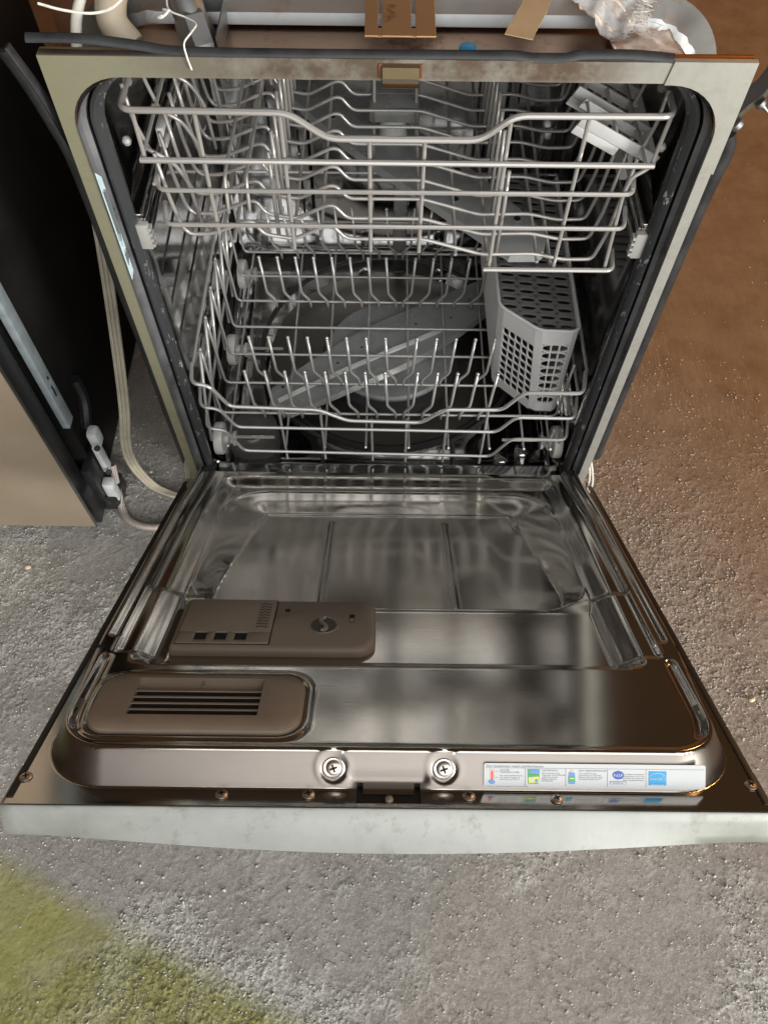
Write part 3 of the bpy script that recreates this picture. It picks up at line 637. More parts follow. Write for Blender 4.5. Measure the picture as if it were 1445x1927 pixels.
def door_liner():
    xs = np.unique(np.round(np.concatenate([np.arange(-0.302, 0.3021, 0.0019), [-0.0255, 0.0255, -0.0205, 0.0205, -0.302, 0.302]]), 5))
    ss = np.unique(np.round(np.concatenate([np.arange(0.018, 0.600, 0.0021), np.arange(0.600, 0.6545, 0.0010), [0.6325, 0.6410, 0.6505, 0.6545]]), 5))
    X, Y = np.meshgrid(xs, ss, indexing='ij'); n = door_n(X, Y)
    ax = np.abs(X)
    # outer outline (rounded front corners)
    hw, s1, rc = 0.2885, 0.6365, 0.058
    dx, dy = ax-(hw-rc), Y-(s1-rc)
    d = np.sqrt(np.maximum(dx, 0)**2+np.maximum(dy, 0)**2)+np.minimum(np.maximum(dx, dy), 0)-rc
    front = sstep(0.46, 0.58, Y)
    # rim bead and groove that follow the outline on the front part
    n += front*0.0016*np.exp(-((d+0.0165)/0.0035)**2)
    gx = np.where(Y > 0.565, ax+(Y-0.565)**2*6.0, ax)
    n -= 0.0034*np.exp(-((gx-0.2655)/0.0040)**2)*sstep(0.494, 0.502, Y)*(1-sstep(0.596, 0.606, Y))
    # vent recess edge bead
    vx, vy = np.abs(X+0.1640)-(0.0930-0.022), np.abs(Y-0.5685)-(0.0405-0.022)
    dv_ = np.sqrt(np.maximum(vx, 0)**2+np.maximum(vy, 0)**2)+np.minimum(np.maximum(vx, vy), 0)-0.022
    n += 0.0020*np.exp(-((dv_-0.002)/0.0030)**2)-0.0012*(dv_ < -0.001)
    # wall
    wid = 0.0085+0.0065*front
    w = lin(0, 1, (-d)/wid)
    w = np.where(w > 0.75, 0.75+(w-0.75)*(1-(w-0.75)*1.2), w)
    n = n*np.clip(w*1.075, 0, 1)
    # dimples round the two handle screws
    for bx in (-0.0445, 0.0445):
        r = np.sqrt((X-bx)**2+((Y-0.6288)*2.1)**2); q = 1-sstep(0.0062, 0.0125, r)
        n = n-0.0052*q+0.0012*np.exp(-((r-0.0135)/0.0018)**2)
    # shallow press at the latch
    q = (1-sstep(0.027, 0.036, ax))*sstep(0.6275, 0.6315, Y)*(1-sstep(0.634, 0.640, Y)); n = n*(1-q*0.55)
    n += 0.0012*np.exp(-((n-0.0)/0.004)**2)*0
    rngn = np.random.default_rng(5)
    nx, ny = X.shape; V = np.empty((nx*ny, 3)); xf, yf, nf = X.ravel(), Y.ravel(), n.ravel()
    V[:, 0] = xf; V[:, 1] = -CA*yf+SA*nf; V[:, 2] = SA*yf+CA*nf
    I = np.arange(nx*ny).reshape(nx, ny); F = np.stack([I[:-1, :-1], I[1:, :-1], I[1:, 1:], I[:-1, 1:]], -1)
    cx = (X[:-1, :-1]+X[1:, 1:])/2; cy = (Y[:-1, :-1]+Y[1:, 1:])/2
    hole = ((np.abs(cx) < 0.0255) & (cy > 0.6325) & (cy < 0.6505)) & ~((np.abs(cx) < 0.0205) & (cy < 0.6410))
    # no plate beside the hinge end
    av = lambda q: (q[:-1, :-1]+q[1:, 1:])/2
    wz = (av(n) > 0.0008) & (av(n) < 0.0275) & (av(d) > -0.022) & (cy > 0.56); fm = wz[~hole].astype(np.int32).ravel()
    return obj('door_liner', V, [tuple(f) for f in F[~hole].reshape(-1, 4)], [M['door_steel'], M['worn_steel']], DW, fm=fm, sharp=60)
LINER = door_liner()
def tbox(mb, x0, x1, s0, s1, n0, n1, b=0.0, mi=0): return mb.box(x0, x1, s0, s1, n0, n1, b, mi, T)
tbox(MB(), -0.0262, 0.0262, 0.6318, 0.6512, -0.016, -0.0012).build('latch_slot', M['black'], DW, smooth=False)
MB().lathe([(0.0035, 0), (0.003, 0.003), (0, 0.004)], T(0.0005, 0.6462, -0.0012), T(0, 0, 1)-T(0, 0, 0), 12, cap1=False).build('latch_pin', M['taupe'], DW)
# outer door panel (front edge with bowed handle lip)
def outer_panel():
    N = 60; loops = []
    def prof(x):
        b = max(0.0, 1-(abs(x)/0.285)**2)**1.35
        L = [(0.045, -0.018), (0.600, -0.018), (0.612, -0.0017), (0.6535, -0.0012), (0.6553, -0.0008), (0.6566, -0.002), (0.6572+0.002*b, -0.010), (0.658+0.008*b, -0.022), (0.6575+0.0150*b, -0.0305), (0.6545+0.0150*b, -0.0338), (0.64, -0.0345), (0.05, -0.0345)]
        return L
    xs = np.linspace(-0.3045, 0.3045, N)
    for i, x in enumerate(xs):
        sh = 0.0 if 0 < i < N-1 else 0.0
        loops.append([T(x, s, n) for s, n in prof(x)])
    c0 = [T(xs[0]-0.001, s*0.9985+0.0006, n*0.97-0.0004) for s, n in prof(xs[0])]; c1 = [T(xs[-1]+0.001, s*0.9985+0.0006, n*0.97-0.0004) for s, n in prof(xs[-1])]
    MB().loft([c0]+loops+[c1], cap0=True, cap1=True).build('outer_door_panel', M['panel'], DW, sharp=45)
outer_panel()
# dark strips painting the shade in the gap between liner and outer panel at both sides + hinge arms
for sx in (-1, 1):
    x0, x1 = sorted((sx*0.2975, sx*0.3030))
    tbox(MB(), x0, x1, 0.03, 0.648, -0.0008, 0.0010, 0.0003).build('gap_shade_strip', plain('gap_shade_dark', (0.02, 0.017, 0.015), 0.45), DW)
    x0, x1 = sorted((sx*0.276, sx*0.2865))
    MB().box(x0, x1, -0.030, 0.018, -0.035, -0.004, 0.003).build('hinge_arm', M['tub_steel'], DW)
    wire('hinge_seal', [(sx*0.270, 0.006, 0.008), (sx*0.2715, -0.004, -0.003), (sx*0.272, -0.016, 0.004)], 0.006, M['rubber'], DW, 0.004)
# screws
def screw_mesh(r=0.0052, flat=False):
    mb = MB(); mb.lathe([(r, 0), (r*1.0, 0.0006), (r*0.85, 0.0014), (r*0.5, 0.0019), (0, 0.0021)], (0, 0, 0), seg=20, cap1=False)
    for a in (0.35, 0.35+PI/2):
        c, s = math.cos(a), math.sin(a); L, w = r*0.52, r*0.13
        q = [(c*u-s*v, s*u+c*v) for u, v in ((-L, -w), (L, -w), (L, w), (-L, w))]
        mb.add([(x, y, 0.0012) for x, y in q]+[(x, y, 0.00225) for x, y in q], [(4, 5, 6, 7), (0, 1, 5, 4), (1, 2, 6, 5), (2, 3, 7, 6), (3, 0, 4, 7)], 1)
    return mesh_data('screw', mb.V, mb.F, [M['screw'], M['black']], True, mb.m, 40)
SM = screw_mesh(); SM2 = screw_mesh(0.0062)
RD = Matrix(((1, 0, 0), (0, -CA, SA), (0, SA, CA)))  # columns: x, s, n  (mirrored basis is fine for a round screw)
ROT = Matrix(((1, 0, 0), (0, CA, SA), (0, -SA, CA))).to_euler()
for k, (x, s) in enumerate(((-0.2955, 0.627), (-0.133, 0.6435), (-0.064, 0.6425), (0.064, 0.6425), (0.134, 0.6445), (0.2955, 0.6275))):
    inst('screw', SM, DW, T(x, s, 0.0004), (ROT.x, 0, 0))
for x in (-0.0445, 0.0445):
    ax_ = T(x, 0.894, 0.447)-T(x, 0, 0)
    c = T(x, 0.6288, 0.0155)-ax_*0.0020
    MB().lathe([(0.0088, 0.0), (0.0092, 0.0012), (0.0080, 0.0018), (0.0064, 0.0012)], c, ax_, 28, cap1=True).build('washer', M['washer'], DW)
    inst('handle_screw', SM2, DW, c+ax_*0.0013, (ROT.x+math.radians(63.4), 0, 0))
# ---- detergent dispenser
def dispenser():
    z0, z1 = 0.010, 0.0200
    def loop(x0, x1, s0, s1, rr, n): return [(x, s, n) for x, s in rrect(x0, x1, s0, s1, rr, 6)]
    mb = MB(); R4 = (0.004, 0.016, 0.020, 0.004)   # at (x0,s0),(x1,s0),(x1,s1),(x0,s1)
    mb.loft([loop(-0.217, -0.0130, 0.384, 0.473, R4, z0-0.002), loop(-0.2165, -0.0135, 0.3845, 0.472, R4, z1-0.004), loop(-0.2150, -0.0155, 0.3865, 0.4695, R4, z1-0.001), loop(-0.2135, -0.018, 0.388, 0.467, R4, z1)], cap1=True, T=T)
    d = mb.build('detergent_dispenser', M['taupe'], DW, sharp=50)
    # lid with three notches at the front edge
    mb = MB(); x0, x1, s0, s1 = -0.2105, -0.1185, 0.3885, 0.4665
    tbox(mb, x0-0.001, x1+0.001, s0-0.001, s1+0.001, z1-0.002, z1+0.0002, mi=1)
    tbox(mb, x0, x1, s0, s1-0.018, z1, z1+0.0022, 0.0007)
    hs = [(-0.1935, -0.1815), (-0.1735, -0.1615), (-0.1535, -0.1415)]
    e = [x0]+[v for h in hs for v in h]+[x1]
    for a, b in zip(e[0::2], e[1::2]): tbox(mb, a, b, s1-0.0178, s1, z1, z1+0.0022, 0.0006)
    tbox(mb, x0, x1, s1-0.0045, s1+0.0004, z1, z1+0.0019, 0.0004)
    lid = mb.build('dispenser_lid', [M['taupe'], M['black']], d, sharp=40)
    mb = MB()
    for k in range(9):
        s = 0.3975+k*0.0052
        mb.tube([T(-0.1345+t*0.0115, s+0.0009*math.sin(t*2*PI*1.5), z1+0.0021) for t in np.linspace(0, 1, 10)], 0.0008, 0, 5)
    mb.build('lid_rib', M['taupe_dark'], d)
    for a, b in hs:
        mb = MB(); tbox(mb, a+0.0004, b-0.0004, s1-0.0165, s1-0.0050, z1+0.00005, z1+0.0006); mb.build('lid_notch', M['black'], d, smooth=False)
    # rinse-aid cap
    ctr = T(-0.0665, 0.432, z1); nrm = T(0, 0, 1)-T(0, 0, 0)
    MB().lathe([(0.0150, -0.001), (0.0150, 0.0002), (0.0146, 0.0007), (0.0138, 0.0003), (0.0134, 0.00015)], ctr, nrm, 32).build('cap_ring', M['taupe'], d)
    MB().lathe([(0.0130, 0.0002), (0.0130, 0.0005), (0.0, 0.0004)], ctr, nrm, 32, cap1=False).build('cap', M['taupe_dark'], d)
    mb = MB()
    mb.loft([[(x+w, s, n) for w, n in ((-0.0022, z1+0.0004), (-0.0017, z1+0.0035), (0.0017, z1+0.0035), (0.0022, z1+0.0004))] for x, s in [(-0.0665+0.0032*math.sin(t*PI*1.0)*1.0, 0.432+t*0.0120) for t in np.linspace(-1, 1, 15)]], cap0=True, cap1=True, T=T)
    mb.build('cap_grip', M['taupe'], d)
    tbox(MB(), -0.1085, -0.1035, 0.4035, 0.4082, z1+0.0001, z1+0.0006).build('vent_hole', M['black'], d)
    mb = MB(); tbox(mb, -0.0405, -0.0350, 0.413, 0.4265, z1+0.0001, z1+0.0006, mi=0); tbox(mb, -0.0400, -0.0355, 0.4205, 0.426, z1+0.0006, z1+0.0012, mi=1)
    mb.build('level_window', [M['black'], M['taupe']], d)
dispenser()
# ---- vent cover with louvres
def vent():
    mb = MB(); z0, z1 = 0.0275, 0.0345; n = 6
    def L(x0, x1, s0, s1, r, z): return [(x, s, z) for x, s in rrect(x0, x1, s0, s1, r, n)]
    X0, X1, S0, S1 = -0.2545, -0.0735, 0.5310, 0.6060
    gx0, gx1, gs0, gs1 = -0.2215, -0.1110, 0.5400, 0.5885
    mb.loft([L(X0, X1, S0, S1, 0.020, z0), L(X0+0.0008, X1-0.0008, S0+0.0008, S1-0.0008, 0.0195, z1-0.0022), L(X0+0.0040, X1-0.0040, S0+0.0040, S1-0.0040, 0.017, z1), L(gx0, gx1, gs0, gs1, 0.0008, z1), L(gx0, gx1, gs0, gs1, 0.0008, z1-0.0052)], T=T)
    v = mb.build('vent_cover', M['taupe'], DW, sharp=40)
    tbox(MB(), gx0-0.001, gx1+0.001, gs0-0.001, gs1+0.001, z1-0.0064, z1-0.0050).build('vent_back', M['black'], v)
    q = MB(); q.loft([[(gx0, gs0+0.0002, z1-0.0005), (gx1, gs0+0.0002, z1-0.0005)], [(gx0, gs0+0.0105, z1-0.0045), (gx1, gs0+0.0105, z1-0.0045)]], closed=False, T=T); q.build('vent_ramp', M['taupe'], v)
    tbox(MB(), -0.165, -0.1636, gs0, gs0+0.0085, z1-0.0048, z1-0.0012).build('vent_rib', M['taupe'], v)
    for k in range(4):
        s = gs0+0.0150+k*0.0082
        mb = MB(); mb.loft([[(x, s, z1-0.0010), (x, s+0.0019, z1-0.0008), (x, s+0.0020, z1-0.0018), (x, s+0.0002, z1-0.0020)] for x in (gx0, gx1)], cap0=True, cap1=True, T=T)
        mb.build('louvre', M['taupe'], v, smooth=False)
vent()
# ---- information label on the front wall of the liner
def info_label():
    A, Bp = (0.62685, 0.0212), (0.6353, 0.0035)      # top / bottom of the label on the wall (s, n)
    dS, dN = Bp[0]-A[0], Bp[1]-A[1]; Ln = math.hypot(dS, dN); os_, on = -dN/Ln, dS/Ln; LN = 0.0265
    x0, x1 = 0.0765, 0.2545
    def P(u, v, h=0.0): t = v/LN; return T(x0+u, A[0]+dS*t+os_*h, A[1]+dN*t+on*h)   # v downwards from the top
    Wd = x1-x0; Hh = LN
    def sheet(mb, poly, h, mi=0): mb.add([P(u, v, h) for u, v in poly], [tuple(range(len(poly)))], mi)
    mb = MB(); rr = rrect(0, Wd, 0, Hh, (0.002,)*4, 4)
    mb.loft([[(u, v, h) for u, v in rr] for h in (0.0002, 0.0012)], cap0=True, cap1=True, T=lambda u, v, h: P(u, v, h))
    lb = mb.build('information_label', M['white'], DW, smooth=False)
    def txt(body, u, v, size, mat, align='LEFT', name='lettering', h=0.0014, sx=1.0):
        V, F = text_geo(body, size, align)
        obj(name, [P(u+x*sx, v-y, h) for x, y, z in V], F, mat, lb, smooth=False)
    def rect(mb, u0, u1, v0, v1, h=0.0014, mi=0): sheet(mb, [(u0, v0), (u1, v0), (u1, v1), (u0, v1)], h, mi)
    mb = MB(); rect(mb, 0.001, Wd-0.001, 0.00490, 0.00515)
    for u in (0.0330, 0.0655, 0.0990, 0.1300): rect(mb, u, u+0.00030, 0.00515, Hh-0.002)
    mb.build('rule', M['ink'], lb, smooth=False)
    txt('For maximum wash performance', 0.002, 0.0042, 0.0034, M['ink'])
    def para(lines, u, v, size, lead): txt('\n'.join(lines), u, v, size, M['ink'], sx=1.0)
    txt('WATER\nTEMPERATURE', 0.0125, 0.0082, 0.0024, M['ink']); txt('For best performance,\nset water heater at\nminimum of 120\u00b0 F', 0.0125, 0.0140, 0.0021, M['ink'])
    txt('DETERGENT', 0.0465, 0.0082, 0.0024, M['ink']); txt('GE recommends\nCascade ActionPacs\u00ae\nwith the grease\nfighting power\nof Dawn\u00ae', 0.0465, 0.0110, 0.0021, M['ink'])
    txt('DRY PERFORMANCE', 0.0760, 0.0082, 0.0024, M['ink']); txt('For added drying\nperformance, use the\nheated dry option and\nCascade Rinse Aid\u2122.', 0.0760, 0.0110, 0.0021, M['ink'])
    txt('Certified residential\ndishwashers are not\nintended for licensed\nfood establishments', 0.1285, 0.0115, 0.0021, M['ink'], 'RIGHT')
    txt('Cascade is a registered trademark of Procter & Gamble', 0.0015, Hh-0.0010, 0.0015, M['ink'])
    # thermometer
    mb = MB(); rect(mb, 0.0048, 0.0080, 0.0068, 0.0200); rect(mb, 0.0057, 0.0071, 0.0085, 0.0190, 0.0015, 1)
    sheet(mb, [(0.0064+0.0026*math.cos(a), 0.0205+0.0022*math.sin(a)) for a in np.linspace(0, 2*PI, 16, endpoint=False)], 0.0016, 2)
    rect(mb, 0.0078, 0.0080, 0.008, 0.019, 0.0015, 3)
    mb.build('thermometer_print', [M['pink'], M['red'], M['midblue'], M['ink']], lb, smooth=False)
    txt('140\u00b0', 0.0086, 0.0095, 0.0016, M['ink']); txt('120\u00b0', 0.0086, 0.0160, 0.0016, M['ink'])
    # detergent pouch
    mb = MB(); sheet(mb, [(0.0348, 0.0062), (0.0448, 0.0062), (0.0445, 0.0150), (0.0440, 0.0212), (0.0432, 0.0221), (0.0364, 0.0221), (0.0356, 0.0212), (0.0351, 0.0150)], 0.0014, 0)
    sheet(mb, [(0.0350, 0.0095), (0.0380, 0.0070), (0.0446, 0.0064), (0.0446, 0.0110), (0.0400, 0.0105)], 0.0015, 1)
    sheet(mb, [(0.0356, 0.0150), (0.0440, 0.0140), (0.0440, 0.0205), (0.0362, 0.0212)], 0.0015, 2)
    sheet(mb, [(0.0375, 0.0160), (0.0402, 0.0152), (0.0405, 0.0188), (0.0378, 0.0194)], 0.0016, 3)
    sheet(mb, [(0.0408, 0.0170), (0.0432, 0.0164), (0.0434, 0.0198), (0.0410, 0.0202)], 0.0016, 4)
    mb.build('pouch_print', [M['green'], M['midblue'], M['yellow'], M['white'], M['midblue']], lb, smooth=False)
    txt('Cascade', 0.0358, 0.0132, 0.0025, M['red'], h=0.0017)
    # rinse bottle
    mb = MB(); sheet(mb, [(0.0680, 0.0105), (0.0688, 0.0090), (0.0722, 0.0090), (0.0730, 0.0105), (0.0734, 0.0200), (0.0728, 0.0218), (0.0682, 0.0218), (0.0676, 0.0200)], 0.0014, 0)
    rect(mb, 0.0694, 0.0716, 0.0066, 0.0090, 0.0014, 1); sheet(mb, [(0.0680, 0.0138), (0.0730, 0.0134), (0.0730, 0.0190), (0.0680, 0.0192)], 0.0015, 2)
    rect(mb, 0.0690, 0.0722, 0.0150, 0.0162, 0.0016, 3)
    mb.build('bottle_print', [M['midblue'], M['pink'], M['green'], M['yellow']], lb, smooth=False)
    # NSF disc and caption box
    mb = MB(); sheet(mb, [(0.1078+0.0046*math.cos(a), 0.0117+0.0046*math.sin(a)) for a in np.linspace(0, 2*PI, 32, endpoint=False)], 0.0014, 0)
    rect(mb, 0.1013, 0.1143, 0.0186, 0.0216, 0.0014, 0); rect(mb, 0.1016, 0.1140, 0.0189, 0.0213, 0.0015, 1)
    mb.build('nsf_print', [M['blue'], M['white']], lb, smooth=False)
    txt('NSF', 0.1078, 0.0133, 0.0046, M['white'], 'CENTER', h=0.0016); txt('Residential', 0.1078, 0.0208, 0.0019, M['ink'], 'CENTER', h=0.0017)
    # energy star square
    mb = MB(); rect(mb, 0.1322, 0.1465, 0.0072, 0.0200, 0.0014, 0); rect(mb, 0.1322, 0.1465, 0.0201, 0.0224, 0.0014, 0)
    mb.build('energy_print', [M['cyan']], lb, smooth=False)
    mb = MB()
    arc = [(0.1394+0.0068*math.cos(a), 0.0150+0.0062*math.sin(a)) for a in np.linspace(math.radians(195), math.radians(330), 18)]
    for (a, b), (c, d) in zip(arc, arc[1:]): sheet(mb, [(a, b-0.0003), (c, d-0.0003), (c, d+0.0003), (a, b+0.0003)], 0.0016)
    st = [(0.1438+(0.0030 if k % 2 == 0 else 0.0013)*math.cos(-PI/2+k*PI/5), 0.0145+(0.0030 if k % 2 == 0 else 0.0013)*math.sin(-PI/2+k*PI/5)) for k in range(10)]
    for k in range(10):
        (a, b), (c, d) = st[k], st[(k+1) % 10]; m1 = (0.1438+(a-0.1438)*.8, 0.0145+(b-0.0145)*.8); m2 = (0.1438+(c-0.1438)*.8, 0.0145+(d-0.0145)*.8)
        sheet(mb, [(a, b), (c, d), m2, m1], 0.0016)
    mb.build('star_print', M['white'], lb, smooth=False)
    txt('energy', 0.1330, 0.0160, 0.0034, M['white'], h=0.0016); txt('ENERGY STAR', 0.13935, 0.0220, 0.0017, M['white'], 'CENTER', h=0.0016)
info_label()

# ------------------------------------------------------------------ upper rack
UR = thing('upper_rack', (0, 0.28, 0.375), 'upper grey wire dish rack with stepped top rail, above the cutlery basket', 'dish rack')
mw = M['wire']; YF = 0.031
wire('top_rail', [(-0.2555, 0.060, 0.5700), (-0.2555, YF, 0.5695), (-0.100, YF, 0.5685), (-0.064, YF, 0.5425), (0.082, YF, 0.5425), (0.112, YF, 0.5680), (0.2600, YF, 0.5690), (0.2600, 0.070, 0.5700)], 0.0034, mw, UR, 0.012)
wire('front_wire', [(-0.2495, YF, 0.517), (0.2560, YF, 0.517)], 0.0031, mw, UR)
for z, xl, xr in ((0.4835, -0.2400, 0.2445), (0.4405, -0.2420, 0.2470)):
    wire('front_wire', [(xl-0.004, YF+0.03, z+0.004), (xl, YF, z-0.001), (xr, YF, z), (xr+0.004, YF+0.03, z+0.004)], 0.0027, mw, UR, 0.009)
wire('front_wire', [(0.103, YF, 0.3825), (0.2490, YF, 0.3830), (0.2520, YF+0.03, 0.386)], 0.0029, mw, UR, 0.008)
for x, zt, zb in ((-0.2460, 0.566, 0.517), (-0.1880, 0.566, 0.424), (-0.1080, 0.566, 0.404), (-0.0240, 0.540, 0.402), (0.0295, 0.540, 0.402), (0.1095, 0.565, 0.379), (0.1825, 0.566, 0.376)):
    V = [(x, YF+0.0052, zt), (x, YF+0.0052, zb)]
    wire('upright_wire', V, 0.0024, mw, UR)
wire('upright_wire', [(0.2585, YF+0.005, 0.568), (0.2545, YF+0.005, 0.512), (0.239, YF+0.005, 0.500), (0.236, YF+0.005, 0.480), (0.241, YF+0.006, 0.381)], 0.0023, mw, UR, 0.006)
rows = [0.049+0.0337*k for k in range(12)]
def urow(y):
    return [(-0.2400, y, 0.512), (-0.2365, y, 0.462), (-0.2310, y, 0.4230), (-0.2240, y, 0.4120), (-0.1990, y, 0.4130), (-0.1620, y, 0.4290), (-0.1520, y, 0.4300), (-0.1420, y, 0.4130), (-0.1080, y, 0.4070),
            (-0.0740, y, 0.4250), (-0.0650, y, 0.4250), (-0.0510, y, 0.4080), (0.0350, y, 0.4085), (0.1020, y, 0.3880), (0.1600, y, 0.3900), (0.1950, y, 0.3820), (0.2280, y, 0.3830), (0.2360, y, 0.420), (0.2440, y, 0.512)]
V, F = tube_geo(urow(0.0), 0.0022, 0.008, 7); rowmesh = mesh_data('cross_wire', V, F, mw)
for y in rows: inst('cross_wire', rowmesh, UR, (0, y, 0))
for x, z in ((-0.188, 0.409), (-0.174, 0.4105), (-0.110, 0.4025), (-0.0785, 0.415), (0.0710, 0.395), (0.1080, 0.3835), (0.1640, 0.3860), (0.1800, 0.3815)):
    wire('lengthwise_wire', [(x, 0.040, z), (x, 0.440, z)], 0.0022, mw, UR)
for x in (-0.0240, 0.0295):
    wire('lengthwise_wire', [(x, 0.036, 0.404), (x, 0.30, 0.404), (x, 0.306, 0.44), (x, 0.34, 0.44), (x, 0.346, 0.404), (x, 0.44, 0.404)], 0.0023, mw, UR, 0.005)
# side rails, side wires with slanting struts
for sx, xs_ in ((-1, -0.2555), (1, 0.2600)):
    wire('side_rail', [(xs_, 0.052, 0.570), (xs_, 0.440, 0.570)], 0.0030, mw, UR)
    wire('side_rail', [(sx*0.2440, 0.036, 0.4855), (sx*0.2440, 0.440, 0.487)], 0.0022, mw, UR)
    wire('side_rail', [(sx*0.2480, 0.036, 0.517), (sx*0.2480, 0.440, 0.517)], 0.0022, mw, UR)
wire('back_wire', [(-0.2555, 0.440, 0.570), (0.2600, 0.440, 0.570)], 0.0027, mw, UR)
for z in (0.487, 0.44): wire('back_wire', [(-0.244, 0.440, z), (0.244, 0.440, z)], 0.0022, mw, UR)
for sx in (-1, 1):
    V, F = tube_geo([(sx*0.2575, 0, 0.5755), (sx*0.2560, 0, 0.540), (sx*0.2480, 0, 0.508), (sx*0.2460, 0.004, 0.500)], 0.0020, 0.008, 7); m_ = mesh_data('side_wire', V, F, mw)
    V, F = tube_geo([(sx*0.2510, 0, 0.519), (sx*0.2250, 0.006, 0.497), (sx*0.2150, 0.010, 0.470), (sx*0.2120, 0.012, 0.414)], 0.0022, 0.010, 7); m2_ = mesh_data('slant_wire', V, F, mw)
    for k in range(6):
        inst('side_wire', m_, UR, (0, 0.062+0.0674*k, 0))
        if sx < 0: inst('slant_wire', m2_, UR, (0, 0.050+0.0674*k, 0))
    for k in range(2):
        mb = MB(); mb.lathe([(0.0, -0.0048), (0.0034, -0.0034), (0.0048, 0), (0.0034, 0.0034), (0.0, 0.0048)], (sx*0.2620, 0.045+0.05*k, 0.528+0.03*k), seg=12, cap0=False, cap1=False); mb.build('ball_stop', M['pale_plastic'], UR)
# tall tines in rows down the rack
V, F = tube_geo([(0, 0, 0), (0.0004, -0.0015, 0.060), (0, 0, 0.104)], 0.0023, 0, 8); tm = mesh_data('tine', V, F, mw)
for x, z in ((-0.1260, 0.409), (0.1180, 0.390)):
    for k in range(11): inst('tine', tm, UR, (x, 0.052+0.0337*k, z))
# wire loops of the left stem holder
for k, x in enumerate((-0.1790, -0.1560)):
    wire('loop_wire', [(x, 0.060, 0.432), (x, 0.070, 0.470), (x+0.004, 0.28, 0.470), (x+0.004, 0.30, 0.432)], 0.0022, mw, UR, 0.012)
# fold-down cup shelf on the right
def cup_shelf():
    sh = None
    for k, y in enumerate((0.058, 0.105, 0.170, 0.250)):
        mb = MB(); a, b = (0.180, 0.545), (0.266, 0.500); dx, dz = b[0]-a[0], b[1]-a[1]; L = math.hypot(dx, dz); ux, uz = dx/L, dz/L; nx, nz = -uz, ux
        def TT(u, v, w): return Vector((a[0]+ux*u+nx*v, y+w, a[1]+uz*u+nz*v))
        mb.box(0, L, -0.004, 0.008, 0, 0.0030, 0.001, T=TT)
        mb.box(0.0, L*0.56, -0.0140, -0.0045, 0.001, 0.0030, 0.001, T=TT)
        mb.box(0.06*L, L*0.86, 0.006, 0.0075, 0.030, 0.0330, 0.0006, T=TT); mb.box(0.06*L, L*0.86, -0.003, 0.0075, 0.0322, 0.0340, 0.0006, T=TT)
        for f_ in (0.08, 0.42, 0.78): mb.box(L*f_, L*(f_+0.025), 0.004, 0.0075, 0.002, 0.032, 0.0006, T=TT)
        o = mb.build('cup_shelf' if k == 0 else 'shelf_bar', M['grey_plastic'], UR if k == 0 else sh, sharp=30)
        if k == 0: sh = o
    MB().box(0.262, 0.268, 0.06, 0.36, 0.496, 0.506, 0.001).build('shelf_hinge', M['grey_plastic'], sh)
cup_shelf()
for y in (0.11, 0.33):
    MB().box(-0.262, -0.252, y+0.03, y+0.065, 0.452, 0.478, 0.003).build('rack_adjuster', M['grey_plastic'], UR)
    MB().box(0.250, 0.262, y, y+0.075, 0.440, 0.480, 0.004).build('rack_adjuster', M['grey_plastic'], UR)

# ------------------------------------------------------------------ lower rack
LR = thing('lower_rack', (0, 0.28, 0.0), 'lower grey wire dish rack with short bent tines, on rollers in the tub', 'dish rack')
ml = M['wire_low']
def lfront(y, zs, zp, xs):
    a, b, c, d, e, f = xs
    return y
YL = 0.028
wire('front_rail', [(-0.2700, 0.060, 0.184), (-0.2665, YL, 0.180), (-0.2440, YL, 0.1755), (-0.2230, YL, 0.131), (-0.0990, YL, 0.1255), (-0.0590, YL, 0.1010), (0.0470, YL, 0.0985), (0.0770, YL, 0.1290), (0.1580, YL, 0.1300), (0.1830, YL, 0.1680), (0.2640, YL, 0.1680), (0.2690, 0.060, 0.176)], 0.0030, ml, LR, 0.010)
wire('front_wire', [(-0.2680, 0.060, 0.135), (-0.2640, YL, 0.1290), (-0.2390, YL, 0.1250), (-0.2200, YL, 0.0830), (0.1570, YL, 0.0780), (0.1800, YL, 0.1130), (0.2640, YL, 0.1120), (0.2690, 0.060, 0.120)], 0.0026, ml, LR, 0.010)
wire('front_wire', [(-0.2680, 0.060, 0.083), (-0.2640, YL, 0.0790), (-0.2390, YL, 0.0755), (-0.2180, YL, 0.0235), (0.1560, YL, 0.0155), (0.1810, YL, 0.0610), (0.2620, YL, 0.0600), (0.2670, 0.060, 0.066)], 0.0026, ml, LR, 0.010)
for x, zt, zb in ((-0.1560, 0.129, 0.0), (-0.0975, 0.124, -0.0005), (-0.0250, 0.1, -0.004), (0.0255, 0.1, -0.006), (0.0830, 0.130, -0.006), (0.1400, 0.130, -0.008)):
    wire('upright_wire', [(x, YL+0.004, zt), (x+0.0010, YL+0.004, zb)], 0.0022, ml, LR)
lrows = [0.095+0.0596*k for k in range(7)]
V, F = tube_geo([(-0.2635, -0.004, 0.179), (-0.2620, -0.001, 0.110), (-0.2590, 0, 0.036), (-0.2540, 0, 0.030), (0.150, 0, 0.0290), (0.2540, 0, 0.030), (0.2590, 0, 0.036), (0.2630, 0, 0.15)], 0.0022, 0.006, 7); lm = mesh_data('cross_wire', V, F, ml)
for y in lrows: inst('cross_wire', lm, LR, (0, y, 0))
V, F = tube_geo([(-0.2630, 0, 0.178), (-0.2665, -0.030, 0.095), (-0.2650, -0.052, 0.040)], 0.0026, 0.006, 7); zm = mesh_data('zigzag_wire', V, F, ml)
for y in lrows[:6]: inst('zigzag_wire', zm, LR, (0, y-0.008, 0))
for x in (-0.2420, -0.1550, -0.0960, -0.0340, 0.0310, 0.0910, 0.1530, 0.2050, 0.2450):
    wire('lengthwise_wire', [(x, YL+0.004, 0.030), (x, YL+0.008, 0.0255), (x, 0.470, 0.0260)], 0.0020, ml, LR, 0.004)
